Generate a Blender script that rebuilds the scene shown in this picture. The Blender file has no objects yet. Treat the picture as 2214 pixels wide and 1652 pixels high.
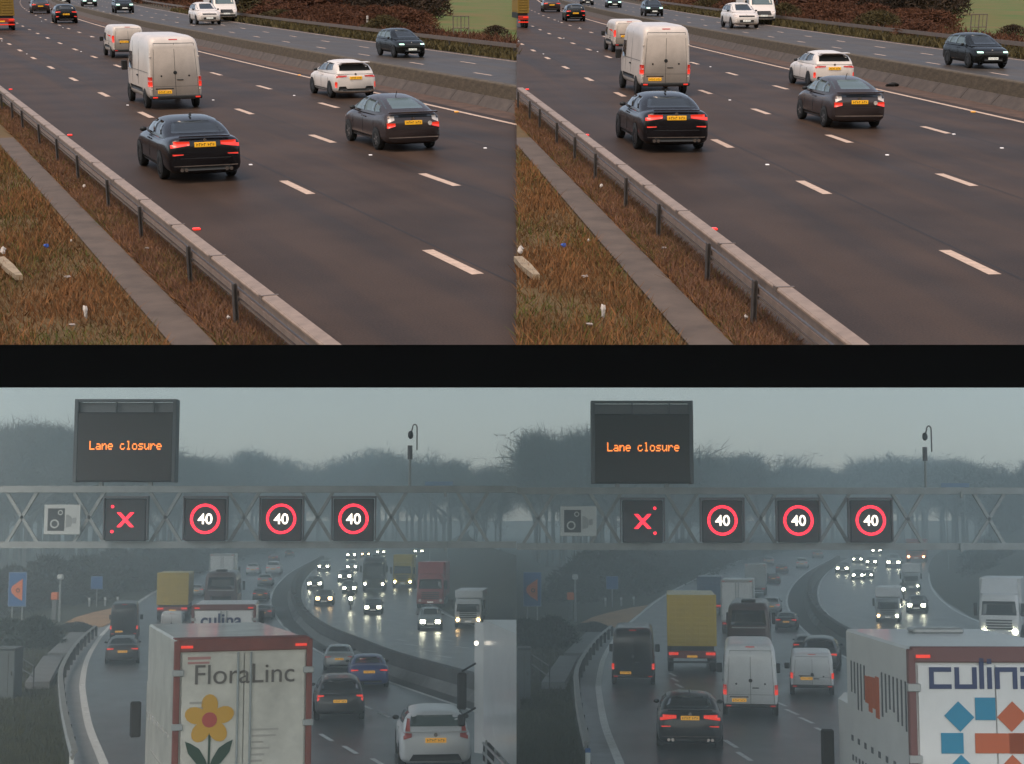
import bpy, bmesh, math, random
from mathutils import Matrix, Vector
random.seed(7)
R = math.radians
sc = bpy.context.scene
col = sc.collection

# ------------------------------------------------------------------ camera, sky, sun, exposure
F, CX, CY = 3200.0, 1107.0, 826.0            # focal length and centre in picture units (2214 x 1652)
CAMZ, HOR = 6.4, 1165.0                      # camera height over the lower road, its horizon row
PITCH = math.atan((HOR - CY) / F)
cam = bpy.data.cameras.new('camera'); cam_o = bpy.data.objects.new('camera', cam); col.objects.link(cam_o)
cam.sensor_width = 36.0; cam.lens = 36.0 * F / 2214.0; cam.clip_end = 3000; cam.clip_start = 0.1
cam_o.location = (0, 0, CAMZ); cam_o.rotation_euler = (R(90) + PITCH, 0, 0)
sc.camera = cam_o

SUN_EL, SUN_AZ = 48.0, 200.0                 # behind the camera, a little to its left; azimuth from +Y clockwise
wd = bpy.data.worlds.new('World'); sc.world = wd; wd.use_nodes = True
nt = wd.node_tree; nt.nodes.clear()
sky = nt.nodes.new('ShaderNodeTexSky'); sky.sky_type = 'NISHITA'; sky.sun_disc = False
sky.sun_elevation = R(SUN_EL); sky.sun_rotation = R(SUN_AZ); sky.air_density = 1.4; sky.dust_density = 1.6; sky.ozone_density = 1.0
hs = nt.nodes.new('ShaderNodeHueSaturation'); hs.inputs['Saturation'].default_value = 0.55
bg = nt.nodes.new('ShaderNodeBackground'); bg.inputs['Strength'].default_value = 0.15
wo = nt.nodes.new('ShaderNodeOutputWorld')
nt.links.new(sky.outputs[0], hs.inputs['Color']); nt.links.new(hs.outputs[0], bg.inputs['Color']); nt.links.new(bg.outputs[0], wo.inputs['Surface'])
sun = bpy.data.lights.new('sun', 'SUN'); sun.energy = 0.85; sun.angle = R(24); sun.color = (1.0, 0.70, 0.46)
sun_o = bpy.data.objects.new('sun', sun); col.objects.link(sun_o)
sd = Vector((math.sin(R(SUN_AZ)) * math.cos(R(SUN_EL)), math.cos(R(SUN_AZ)) * math.cos(R(SUN_EL)), math.sin(R(SUN_EL))))
sun_o.rotation_euler = sd.to_track_quat('Z', 'Y').to_euler()
sc.view_settings.view_transform = 'Standard'; sc.view_settings.look = 'None'
sc.view_settings.gamma = 1.0; sc.view_settings.use_curve_mapping = False
sc.view_settings.exposure = 0.55
sc.cycles.volume_bounces = 3
HAZE = 0.0043

# ------------------------------------------------------------------ picture -> place
def ray(x, y):
    u, v = (x - CX) / F, (CY - y) / F
    return Vector((u, math.cos(PITCH) - v * math.sin(PITCH), math.sin(PITCH) + v * math.cos(PITCH)))
KINK, GRAD = 110.0, 0.0218                   # the lower road is level, then climbs gently
def gz(Y): return max(0.0, GRAD * (Y - KINK))
def G(x, y, up=0.0):
    d = ray(x, y)
    if d.z < -1e-6:
        t = -CAMZ / d.z
        if d.y * t <= KINK: return Vector((d.x * t, d.y * t, up))
    t = (-CAMZ - GRAD * KINK) / (d.z - GRAD * d.y)
    if t < 0 or t * d.y > 900: t = 900 / d.y
    return Vector((d.x * t, d.y * t, gz(d.y * t) + up))
def AT(x, y, Y):
    d = ray(x, y); t = Y / d.y
    return Vector((d.x * t, Y, CAMZ + d.z * t))
# the upper roads lie on a ramp deck that climbs away from the camera
DH = -53.0
DA = math.atan((CY - DH) / F); DE = PITCH + DA
class Deck:
    def __init__(s, vpx, H, x0, x1):
        s.H = H; s.x0, s.x1 = x0, x1
        s.yaw = math.atan2(vpx - CX, math.hypot(F, CY - DH))
        n = Vector((0, -math.sin(DE), math.cos(DE)))
        s.M = Matrix.Translation(Vector((0, 0, CAMZ)) - H * n) @ Matrix.Rotation(DE, 4, 'X') @ Matrix.Rotation(-s.yaw, 4, 'Z')
        s.inv = s.M.inverted()
        s.quad = [s.p(x0, 806), s.p(x1, 806), s.p(x1, -7), s.p(x0, -7)]
        s.rquad = [s.p(x0, 915), s.p(x1, 915), s.p(x1, -7), s.p(x0, -7)]
    def p(s, x, y):
        d = s.inv.to_3x3() @ ray(x, y); o = s.inv @ Vector((0, 0, CAMZ))
        t = -o.z / d.z
        q = o + d * t
        return (q.x, q.y)
    def yrange(s, X, q=None):
        q = q or s.quad
        lo = hi = None
        y = 10.0
        while y < 420:
            if inquad((X + bend(y), y), q):
                if lo is None: lo = y
                hi = y
            y += 0.5
        return (lo or 0), (hi or 0)
def bend(y): return 1.9e-4 * max(0.0, y - 55.0) ** 2
def inquad(p, q):
    s = 0
    for i in range(len(q)):
        a, b = q[i], q[(i + 1) % len(q)]
        c = (b[0] - a[0]) * (p[1] - a[1]) - (b[1] - a[1]) * (p[0] - a[0])
        if c < 0: return False
    return True
def clip(poly, q):
    out = poly
    for i in range(len(q)):
        a, b = q[i], q[(i + 1) % len(q)]
        def side(p): return (b[0] - a[0]) * (p[1] - a[1]) - (b[1] - a[1]) * (p[0] - a[0])
        new = []
        for k in range(len(out)):
            p, r = out[k], out[(k + 1) % len(out)]
            sp, sr = side(p), side(r)
            if sp >= 0: new.append(p)
            if (sp >= 0) != (sr >= 0):
                t = sp / (sp - sr); new.append((p[0] + t * (r[0] - p[0]), p[1] + t * (r[1] - p[1])))
        out = new
        if not out: return []
    return out

# ------------------------------------------------------------------ materials
MATS = {}
def mat(name, rgb, rough=0.6, metal=0.0, var=0.0, vscale=3.0, emit=0.0, coat=0.0, stretch=None, rgb2=None, bump=0.0, spec=0.5, erg=None):
    if name in MATS: return MATS[name]
    m = bpy.data.materials.new(name); m.use_nodes = True
    t = m.node_tree; b = t.nodes['Principled BSDF']
    b.inputs['Base Color'].default_value = (*rgb, 1); b.inputs['Roughness'].default_value = rough
    b.inputs['Metallic'].default_value = metal; b.inputs['Coat Weight'].default_value = coat
    b.inputs['Coat Roughness'].default_value = 0.12
    b.inputs['Specular IOR Level'].default_value = spec
    if emit > 0:
        b.inputs['Emission Color'].default_value = (*(erg or rgb), 1); b.inputs['Emission Strength'].default_value = emit
    if var > 0 or rgb2:
        tc = t.nodes.new('ShaderNodeTexCoord'); mp = t.nodes.new('ShaderNodeMapping')
        if stretch: mp.inputs['Scale'].default_value = stretch
        nz = t.nodes.new('ShaderNodeTexNoise'); nz.inputs['Scale'].default_value = vscale; nz.inputs['Detail'].default_value = 6.0; nz.inputs['Roughness'].default_value = 0.65
        rp = t.nodes.new('ShaderNodeValToRGB'); rp.color_ramp.elements[0].position = 0.32; rp.color_ramp.elements[1].position = 0.68
        lo = rgb if rgb2 else tuple(c * (1 - var) for c in rgb); hi = rgb2 or tuple(min(1, c * (1 + var)) for c in rgb)
        rp.color_ramp.elements[0].color = (*lo, 1); rp.color_ramp.elements[1].color = (*hi, 1)
        t.links.new(tc.outputs['Object'], mp.inputs['Vector']); t.links.new(mp.outputs[0], nz.inputs['Vector'])
        t.links.new(nz.outputs['Fac'], rp.inputs['Fac']); t.links.new(rp.outputs['Color'], b.inputs['Base Color'])
        if bump > 0:
            bp = t.nodes.new('ShaderNodeBump'); bp.inputs['Strength'].default_value = bump; bp.inputs['Distance'].default_value = 0.02
            t.links.new(nz.outputs['Fac'], bp.inputs['Height']); t.links.new(bp.outputs[0], b.inputs['Normal'])
    MATS[name] = m
    return m
def asphalt(name, c1, c2, rough, track=True, spec=0.5):
    m = bpy.data.materials.new(name); m.use_nodes = True; t = m.node_tree; b = t.nodes['Principled BSDF']
    b.inputs['Specular IOR Level'].default_value = spec
    tc = t.nodes.new('ShaderNodeTexCoord')
    def noise(scale, st, det=5.0):
        mp = t.nodes.new('ShaderNodeMapping'); mp.inputs['Scale'].default_value = st
        n = t.nodes.new('ShaderNodeTexNoise'); n.inputs['Scale'].default_value = scale; n.inputs['Detail'].default_value = det
        t.links.new(tc.outputs['Object'], mp.inputs['Vector']); t.links.new(mp.outputs[0], n.inputs['Vector']); return n
    big = noise(0.9, (1.0, 0.035 if track else 0.5, 1.0)); mid = noise(0.30, (1, 1, 1), 9.0); fine = noise(30.0, (1, 1, 1), 6.0)
    a1 = t.nodes.new('ShaderNodeMath'); a1.operation = 'MULTIPLY_ADD'; a1.inputs[1].default_value = 0.75
    t.links.new(mid.outputs['Fac'], a1.inputs[0]); t.links.new(big.outputs['Fac'], a1.inputs[2])
    a2 = t.nodes.new('ShaderNodeMath'); a2.operation = 'MULTIPLY_ADD'; a2.inputs[1].default_value = 1.0
    t.links.new(fine.outputs['Fac'], a2.inputs[0]); t.links.new(a1.outputs[0], a2.inputs[2])
    rp = t.nodes.new('ShaderNodeValToRGB'); e = rp.color_ramp.elements
    e[0].position = 0.72; e[1].position = 1.22; e[0].color = (*c1, 1); e[1].color = (*c2, 1)
    e[1].position = 1.0; e[0].position = 0.0
    mr = t.nodes.new('ShaderNodeMapRange'); mr.inputs['From Min'].default_value = 1.13; mr.inputs['From Max'].default_value = 1.62
    t.links.new(a2.outputs[0], mr.inputs['Value']); t.links.new(mr.outputs[0], rp.inputs['Fac'])
    t.links.new(rp.outputs['Color'], b.inputs['Base Color'])
    rr = t.nodes.new('ShaderNodeMapRange'); rr.inputs['To Min'].default_value = rough - 0.12; rr.inputs['To Max'].default_value = rough + 0.12
    t.links.new(big.outputs['Fac'], rr.inputs['Value']); t.links.new(rr.outputs[0], b.inputs['Roughness'])
    bp = t.nodes.new('ShaderNodeBump'); bp.inputs['Strength'].default_value = 0.35; bp.inputs['Distance'].default_value = 0.01
    t.links.new(fine.outputs['Fac'], bp.inputs['Height']); t.links.new(bp.outputs[0], b.inputs['Normal'])
    MATS[name] = m
    return m

asph_up = asphalt('warm_asphalt', (0.030, 0.0185, 0.0125), (0.074, 0.045, 0.031), 0.55, spec=0.08)  # warm light cast of the upper views is mixed into their base colours
asph_far = asphalt('greyer_asphalt', (0.045, 0.034, 0.026), (0.080, 0.061, 0.047), 0.5, spec=0.15)
asph_lo = asphalt('damp_asphalt', (0.045, 0.050, 0.052), (0.085, 0.092, 0.095), 0.34, track=False)
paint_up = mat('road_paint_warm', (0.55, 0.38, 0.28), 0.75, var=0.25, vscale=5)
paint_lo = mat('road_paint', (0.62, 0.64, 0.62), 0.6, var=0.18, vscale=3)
conc_up = mat('concrete_barrier_warm', (0.085, 0.060, 0.036), 0.85, var=0.4, vscale=2.5, stretch=(1, 1, 3), bump=0.3)
conc_apron = mat('concrete_apron_warm', (0.080, 0.058, 0.045), 0.8, var=0.3, vscale=2.0, bump=0.2)
reserve_up = mat('reserve_brown', (0.09, 0.048, 0.030), 0.9, var=0.35, vscale=1.2)
path_up = mat('path_concrete', (0.105, 0.072, 0.052), 0.85, var=0.25, vscale=1.4, bump=0.2)
verge_up = mat('dry_turf', (0.085, 0.058, 0.016), 1.0, rgb2=(0.15, 0.080, 0.028), vscale=2.2, bump=0.6)
field_up = mat('field_grass', (0.050, 0.105, 0.006), 1.0, rgb2=(0.15, 0.095, 0.022), vscale=0.16, stretch=(1, .35, 1))
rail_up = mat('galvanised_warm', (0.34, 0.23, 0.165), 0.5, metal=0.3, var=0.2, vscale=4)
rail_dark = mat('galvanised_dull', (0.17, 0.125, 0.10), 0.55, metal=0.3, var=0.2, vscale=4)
post_up = mat('post_steel', (0.085, 0.070, 0.062), 0.6, metal=0.3, var=0.3, vscale=8)
blackm = mat('black_board', (0.002, 0.002, 0.002), 0.9, spec=0.0)
slabm = mat('deck_bounce_pale', (0.74, 0.76, 0.76), 0.9, var=0.1, vscale=0.4)  # made very pale so the underside bounces light onto the lower roads
verge_lo = mat('damp_turf', (0.016, 0.022, 0.012), 1.0, rgb2=(0.036, 0.042, 0.022), vscale=0.9, bump=0.6)
gantrym = mat('gantry_steel', (0.30, 0.33, 0.33), 0.55, metal=0.2, var=0.15, vscale=1.5)
signalm = mat('signal_black', (0.012, 0.012, 0.013), 0.5)
rubber = mat('rubber', (0.012, 0.011, 0.010), 0.85)
glass = mat('tinted_glass', (0.016, 0.018, 0.019), 0.08, spec=0.8)
glass2 = mat('clear_rear_glass', (0.09, 0.12, 0.115), 0.10, spec=0.8)
alloy = mat('alloy', (0.30, 0.27, 0.25), 0.35, metal=0.7)
alloy_d = mat('dark_alloy', (0.05, 0.045, 0.042), 0.4, metal=0.6)
trim = mat('black_plastic', (0.014, 0.013, 0.012), 0.6)
chrome = mat('chrome', (0.55, 0.5, 0.47), 0.18, metal=1.0)
plate_y = mat('number_plate_yellow_glow', (0.88, 0.42, 0.02), 0.4, emit=0.22)  # plates are no lamps; a faint glow is added to brighten them
plate_w = mat('number_plate_white_glow', (0.85, 0.83, 0.75), 0.4, emit=0.25)
plate_ink = mat('plate_characters', (0.10, 0.04, 0.01), 0.5)
tail_on = mat('tail_lamp_lit', (0.60, 0.02, 0.012), 0.25, coat=.5, emit=0.42, erg=(1.0, 0.05, 0.02))
tail = mat('tail_lamp', (0.45, 0.02, 0.012), 0.2, coat=0.6, emit=0.12, erg=(1.0, 0.05, 0.02))
tail_w = mat('tail_lamp_clear', (0.75, 0.62, 0.55), 0.2, coat=0.6)
amber = mat('amber_lamp', (0.9, 0.30, 0.03), 0.3, emit=0.8)
head = mat('head_lamp_lit', (1.0, 0.97, 0.70), 0.3, emit=24.0)
head_g = mat('head_lamp_cool', (0.55, 0.9, 0.72), 0.3, emit=1.1)
head_w = mat('head_lamp_warm', (1.0, 0.66, 0.30), 0.3, emit=14.0)
interior = mat('dark_interior', (0.01, 0.01, 0.01), 0.9)
def paint(name, rgb, rough=0.32, metal=0.0, var=0.06, coat=0.25, spec=.5):
    return mat('paint_' + name, rgb, rough, metal, var, 1.3, coat=coat, spec=spec)
P_white = paint('dirty_white', (0.66, 0.55, 0.47), var=0.12); P_white2 = paint('white', (0.74, 0.64, 0.57))  # upper whites: grime, plus the warm cast tinted into the colour
P_black = paint('black_blue', (0.009, 0.007, 0.008), 0.22, spec=.3); P_grey = paint('brown_grey', (0.050, 0.035, 0.033), 0.25, 0.3, spec=.35)
P_dgreen = paint('black_green', (0.006, 0.006, 0.005), 0.25, spec=.25, coat=.1)
L_white = paint('cool_white', (0.66, 0.67, 0.66)); L_cream = paint('cream', (0.56, 0.545, 0.48), var=0.2)
L_black = paint('cool_black', (0.014, 0.015, 0.017)); L_dark = paint('charcoal', (0.035, 0.036, 0.038)); L_blue = paint('dark_blue', (0.03, 0.05, 0.16))
L_silver = paint('silver', (0.36, 0.38, 0.38), metal=0.3); L_red = paint('red', (0.36, 0.05, 0.05)); L_yellow = paint('yellow', (0.48, 0.34, 0.02))
L_lblue = paint('container_blue', (0.06, 0.11, 0.19)); L_brown = paint('maroon_brown', (0.08, 0.045, 0.045))

# ------------------------------------------------------------------ object helpers
def mesh(name, verts, faces, smooth=False):
    m = bpy.data.meshes.new(name); m.from_pydata([tuple(v) for v in verts], [], faces); m.validate(); m.update()
    if smooth:
        for p in m.polygons: p.use_smooth = True
    return m
def link(name, me, m=None, parent=None, M=None):
    if m is not None and not me.materials: me.materials.append(m)
    o = bpy.data.objects.new(name, me); col.objects.link(o)
    if parent is not None: o.parent = parent
    if M is not None: o.matrix_local = M
    return o
def tag(o, label, cat, group=None):
    o['label'] = label; o['category'] = cat
    if group: o['group'] = group
    return o
def thing(name, label, cat, M, group=None):
    o = bpy.data.objects.new(name, None); col.objects.link(o); o.empty_display_size = 0.3
    o.matrix_local = M
    return tag(o, label, cat, group)
def struct(o, kind='structure'):
    o['kind'] = kind; return o
class MB:
    def __init__(s): s.v = []; s.f = []
    def add(s, vs, fs):
        k = len(s.v); s.v += [tuple(v) for v in vs]; s.f += [tuple(i + k for i in f) for f in fs]; return s
    def box(s, x0, x1, y0, y1, z0, z1):
        return s.add([(x0, y0, z0), (x1, y0, z0), (x1, y1, z0), (x0, y1, z0), (x0, y0, z1), (x1, y0, z1), (x1, y1, z1), (x0, y1, z1)],
                     [(0, 3, 2, 1), (4, 5, 6, 7), (0, 1, 5, 4), (1, 2, 6, 5), (2, 3, 7, 6), (3, 0, 4, 7)])
    def bbox(s, x0, x1, y0, y1, z0, z1, b=0.03):
        """box with chamfered edges"""
        vs = []; idx = {}
        for i, (X, sx) in enumerate(((x0, 1), (x1, -1))):
            for j, (Y, sy) in enumerate(((y0, 1), (y1, -1))):
                for k, (Z, sz) in enumerate(((z0, 1), (z1, -1))):
                    for a in range(3):
                        idx[(i, j, k, a)] = len(vs)
                        vs.append((X + (0 if a == 0 else sx * b), Y + (0 if a == 1 else sy * b), Z + (0 if a == 2 else sz * b)))
        g = lambda i, j, k, a: idx[(i, j, k, a)]
        fs = []
        for i in (0, 1): fs.append((g(i, 0, 0, 0), g(i, 1, 0, 0), g(i, 1, 1, 0), g(i, 0, 1, 0)))
        for j in (0, 1): fs.append((g(0, j, 0, 1), g(1, j, 0, 1), g(1, j, 1, 1), g(0, j, 1, 1)))
        for k in (0, 1): fs.append((g(0, 0, k, 2), g(1, 0, k, 2), g(1, 1, k, 2), g(0, 1, k, 2)))
        for i in (0, 1):
            for j in (0, 1): fs.append((g(i, j, 0, 0), g(i, j, 1, 0), g(i, j, 1, 1), g(i, j, 0, 1)))
            for k in (0, 1): fs.append((g(i, 0, k, 0), g(i, 1, k, 0), g(i, 1, k, 2), g(i, 0, k, 2)))
        for j in (0, 1):
            for k in (0, 1): fs.append((g(0, j, k, 1), g(1, j, k, 1), g(1, j, k, 2), g(0, j, k, 2)))
        for i in (0, 1):
            for j in (0, 1):
                for k in (0, 1): fs.append((g(i, j, k, 0), g(i, j, k, 1), g(i, j, k, 2)))
        return s.add(vs, fs)
    def tube(s, a, b, r0, r1=None, n=6):
        a, b = Vector(a), Vector(b); r1 = r0 if r1 is None else r1
        d = (b - a).normalized(); u = d.orthogonal().normalized(); w = d.cross(u)
        vs = []
        for p, r in ((a, r0), (b, r1)):
            for i in range(n):
                t = 2 * math.pi * i / n; vs.append(p + r * (math.cos(t) * u + math.sin(t) * w))
        fs = [(i, (i + 1) % n, n + (i + 1) % n, n + i) for i in range(n)] + [tuple(range(n - 1, -1, -1)), tuple(range(n, 2 * n))]
        return s.add(vs, fs)
    def poly(s, pts, d):
        """flat outline with thickness: pts 3D, d extrusion vector"""
        n = len(pts); d = Vector(d); vs = [Vector(p) for p in pts] + [Vector(p) + d for p in pts]
        return s.add(vs, [tuple(range(n)), tuple(range(2 * n - 1, n - 1, -1))] + [(i, n + i, n + (i + 1) % n, (i + 1) % n) for i in range(n)])
    def ring(s, c, r0, r1, d, n=36):
        """flat ring in the x-z plane at c, y thickness d"""
        vs = []
        for y in (0, d):
            for r in (r0, r1):
                for i in range(n):
                    t = 2 * math.pi * i / n; vs.append((c[0] + r * math.cos(t), c[1] + y, c[2] + r * math.sin(t)))
        fs = []
        for i in range(n):
            j = (i + 1) % n
            fs += [(i, j, n + j, n + i), (2 * n + i, 3 * n + i, 3 * n + j, 2 * n + j), (n + i, n + j, 3 * n + j, 3 * n + i), (i, 2 * n + i, 2 * n + j, j)]
        return s.add(vs, fs)
    def blob(s, c, r, seed=0, n=8, m=5, rough=0.25):
        rnd = random.Random(seed); vs = []; fs = []
        for i in range(m + 1):
            for j in range(n):
                a = math.pi * i / m; b = 2 * math.pi * j / n; k = 1 + rnd.uniform(-rough, rough)
                vs.append((c[0] + r[0] * k * math.sin(a) * math.cos(b), c[1] + r[1] * k * math.sin(a) * math.sin(b), c[2] + r[2] * k * math.cos(a)))
        for i in range(m):
            for j in range(n): fs.append((i * n + j, i * n + (j + 1) % n, (i + 1) * n + (j + 1) % n, (i + 1) * n + j))
        return s.add(vs, fs)
    def mesh(s, name, smooth=False): return mesh(name, s.v, s.f, smooth)
    def obj(s, name, m, parent=None, M=None, smooth=False): return link(name, s.mesh(name, smooth), m, parent, M)
TXT = {}
def text(name, body, m, parent, width, center, bold=0.0, deep=0.006):
    """lettering facing -y, centred at center (x, y, z), given width"""
    if (body, bold) not in TXT:
        cu = bpy.data.curves.new('lettering', 'FONT'); cu.body = body; cu.align_x = 'CENTER'; cu.align_y = 'CENTER'; cu.extrude = 0.02; cu.offset = bold
        o = bpy.data.objects.new('lettering', cu); col.objects.link(o); dg = bpy.context.evaluated_depsgraph_get()
        me = bpy.data.meshes.new_from_object(o.evaluated_get(dg)); bpy.data.objects.remove(o); TXT[(body, bold)] = me
    me = TXT[(body, bold)].copy(); me.materials.clear(); me.materials.append(m)
    xs = [v.co.x for v in me.vertices]; ys = [v.co.y for v in me.vertices]
    k = width / (max(xs) - min(xs)); cx, cy = (max(xs) + min(xs)) / 2, (max(ys) + min(ys)) / 2
    for v in me.vertices: v.co = Vector(((v.co.x - cx) * k, -v.co.z * deep / 0.02 , (v.co.y - cy) * k)) + Vector(center)
    return link(name, me, None, parent)

GLYPH = {'L': (1, 1, 1, 1, 1, 1, 31), 'a': (0, 0, 14, 16, 30, 17, 30), 'n': (0, 0, 13, 19, 17, 17, 17), 'e': (0, 0, 14, 17, 31, 1, 14), 'c': (0, 0, 14, 1, 1, 17, 14), 'l': (6, 4, 4, 4, 4, 4, 14),
         'o': (0, 0, 14, 17, 17, 17, 14), 's': (0, 0, 30, 1, 14, 16, 15), 'u': (0, 0, 17, 17, 17, 25, 22), 'r': (0, 0, 13, 19, 1, 1, 1), ' ': (0,) * 7}
def dot_text(body, m, parent, width, center):
    """lamp-matrix lettering facing -y: every lamp a small eight-sided dot"""
    cols = len(body) * 6 - 1; p = width / cols; b = MB(); r = p * .56
    for i, ch in enumerate(body):
        for row, bits in enumerate(GLYPH[ch]):
            for k in range(5):
                if bits >> k & 1:
                    x, z = center[0] + (i * 6 + k - cols / 2 + .5) * p, center[2] + (3 - row) * p * 1.25
                    b.poly([(x + r * math.cos(a * .785), center[1], z + 1.12 * r * math.sin(a * .785)) for a in range(8)], (0, .012, 0))
    return b.obj('lettering', m, parent)
# ------------------------------------------------------------------ vehicle shells
def interp(tab, y):
    if y <= tab[0][0]: return tab[0][1]
    for (a, p), (b, q) in zip(tab, tab[1:]):
        if y <= b:
            t = (y - a) / (b - a); return p + (q - p) * t
    return tab[-1][1]
class Shell:
    def __init__(s, w, zt, zb, n=4.0, tum=0.0, ztum=1.0, half=False, smooth=0.10):
        s.tw, s.tt, s.tb, s.n, s.tum, s.ztum, s.half, s.k = w, zt, zb, n, tum, ztum, half, smooth
        s.y0, s.y1 = zt[0][0], zt[-1][0]
    def sm(s, tab, y):
        k = s.k * min(1.0, (y - s.y0) / (3 * s.k) + 0.05, (s.y1 - y) / (3 * s.k) + 0.05) if s.k else 0
        return (interp(tab, y - k) + interp(tab, y - k / 2) + interp(tab, y) * 2 + interp(tab, y + k / 2) + interp(tab, y + k)) / 6.0
    def dims(s, y):
        w, t, b = s.sm(s.tw, y), s.sm(s.tt, y), s.sm(s.tb, y)
        if s.half: return w, b, max(t - b, 1e-4)
        return w, (t + b) / 2, max((t - b) / 2, 1e-4)
    def wz(s, w, z): return w * (1 - s.tum * max(0.0, z - s.ztum))
    def f(s, x, y, z):
        if y < s.y0 or y > s.y1: return 9.0
        w, c, h = s.dims(y)
        v = (z - c) / h
        if s.half and v < 0: v = 0
        return (abs(x) / s.wz(w, z)) ** s.n + abs(v) ** s.n
    def mesh(s, name, ny=26, m=22):
        ys = [s.y0 + (s.y1 - s.y0) * (0.5 - 0.5 * math.cos(math.pi * i / ny)) for i in range(ny + 1)]
        vs = []; fs = []
        for y in ys:
            w, c, h = s.dims(y)
            for j in range(m):
                if s.half: a = math.pi * j / (m - 1)
                else: a = 2 * math.pi * (j + 0.5) / m
                ca, sa = math.cos(a), math.sin(a)
                z = c + h * math.copysign(abs(sa) ** (2 / s.n), sa) if abs(sa) > 1e-9 else c
                x = s.wz(w, z) * math.copysign(abs(ca) ** (2 / s.n), ca) if abs(ca) > 1e-9 else 0
                vs.append((x, y, z))
        for i in range(ny):
            for j in range(m if not s.half else m - 1):
                k = (j + 1) % m
                fs.append((i * m + j, (i + 1) * m + j, (i + 1) * m + k, i * m + k))
        fs.append(tuple(range(m))); fs.append(tuple(ny * m + j for j in range(m - 1, -1, -1)))
        return mesh(name, vs, fs, True)
    def hit(s, face, a, b):
        """point on the surface: face rear/front take (x,z); left/right take (y,z); top takes (x,y)"""
        if face in ('rear', 'front'):
            lo = s.y0 if face == 'rear' else s.y1; hi = (s.y0 + s.y1) / 2
            if s.f(a, lo, b) <= 1: y = lo
            else:
                for _ in range(22):
                    mid = (lo + hi) / 2
                    if s.f(a, mid, b) > 1: lo = mid
                    else: hi = mid
                y = hi
            return (a, y, b)
        if face in ('left', 'right'):
            w, c, h = s.dims(a); v = abs((b - c) / h)
            x = s.wz(w, b) * max(0.0, 1 - v ** s.n) ** (1 / s.n)
            return (-x if face == 'left' else x, a, b)
        w, c, h = s.dims(b)
        return (a, b, c + h * max(0.0, 1 - min(1, abs(a) / w) ** s.n) ** (1 / s.n))
    def patch(s, name, face, q, m, parent, off=0.012, nu=6, nv=4):
        d = {'rear': (0, -off, 0), 'front': (0, off, 0), 'left': (-off, 0, 0), 'right': (off, 0, 0), 'top': (0, 0, off)}[face]
        vs = []; fs = []
        for j in range(nv + 1):
            for i in range(nu + 1):
                u, v = i / nu, j / nv
                a = (q[0][0] * (1 - u) + q[1][0] * u) * (1 - v) + (q[3][0] * (1 - u) + q[2][0] * u) * v
                b = (q[0][1] * (1 - u) + q[1][1] * u) * (1 - v) + (q[3][1] * (1 - u) + q[2][1] * u) * v
                p = s.hit(face, a, b); vs.append((p[0] + d[0], p[1] + d[1], p[2] + d[2]))
        n0 = len(vs); vs += [(p[0] - 1.6 * d[0], p[1] - 1.6 * d[1], p[2] - 1.6 * d[2]) for p in vs]
        for j in range(nv):
            for i in range(nu):
                k = j * (nu + 1) + i; fs.append((k, k + 1, k + nu + 2, k + nu + 1))
        rim = [i for i in range(nu + 1)] + [j * (nu + 1) + nu for j in range(1, nv + 1)] + [nv * (nu + 1) + i for i in range(nu - 1, -1, -1)] + [j * (nu + 1) for j in range(nv - 1, 0, -1)]
        for i in range(len(rim)):
            a, b = rim[i], rim[(i + 1) % len(rim)]; fs.append((a, b, b + n0, a + n0))
        return link(name, mesh(name, vs, fs, True), m, parent)
WH = {}
def wheel(parent, x, y, r, wdt, rimm, spokes=5):
    key = (round(r, 3), round(wdt, 3))
    if key not in WH:
        n = 20; vs = []; fs = []; prof = [(-wdt / 2, r * 0.62), (-wdt / 2, r * 0.93), (-wdt * 0.35, r), (wdt * 0.35, r), (wdt / 2, r * 0.93), (wdt / 2, r * 0.62)]
        for (px, pr) in prof:
            for i in range(n):
                t = 2 * math.pi * i / n; vs.append((px, pr * math.cos(t), pr * math.sin(t)))
        for k in range(len(prof) - 1):
            for i in range(n): fs.append((k * n + i, k * n + (i + 1) % n, (k + 1) * n + (i + 1) % n, (k + 1) * n + i))
        ty = mesh('tyre', vs, fs, True)
        b = MB(); k = 14
        for sgn in (-1, 1):
            xx = sgn * wdt * 0.40
            b.ring((0, 0, 0), r * 0.54, r * 0.64, 0.02)
        b = MB()
        for sgn in (-1, 1):
            xx = sgn * wdt * 0.42; vs2 = []; fs2 = []
            for i in range(10):
                t = 2 * math.pi * i / 10; rr = r * (0.60 if i % 2 == 0 else 0.56)
                vs2.append((xx, rr * math.cos(t), rr * math.sin(t)))
            b.add(vs2 + [(xx + sgn * 0.015, 0, 0)], [(i, (i + 1) % 10, 10) for i in range(10)])
        hub = b.mesh('rim_disc')
        b = MB()
        for sgn in (-1, 1):
            for i in range(5):
                t = 2 * math.pi * i / 5; c, s_ = math.cos(t), math.sin(t); xx = sgn * wdt * 0.47; q = r * 0.09
                b.add([(xx, -q * s_, q * c), (xx, q * s_, -q * c), (xx, r * 0.6 * c + q * s_ * .6, r * 0.6 * s_ - q * c * .6), (xx, r * 0.6 * c - q * s_ * .6, r * 0.6 * s_ + q * c * .6)], [(0, 1, 2, 3)])
        WH[key] = (ty, hub, b.mesh('rim_spokes'))
    ty, hub, sp = WH[key]
    o = link('wheel', ty, rubber, parent, Matrix.Translation((x, y, r)))
    h2 = hub.copy(); h2.materials.clear(); h2.materials.append(alloy_d)
    s2 = sp.copy(); s2.materials.clear(); s2.materials.append(rimm)
    link('rim', h2, None, o); link('spokes', s2, None, o)
    return o
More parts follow.
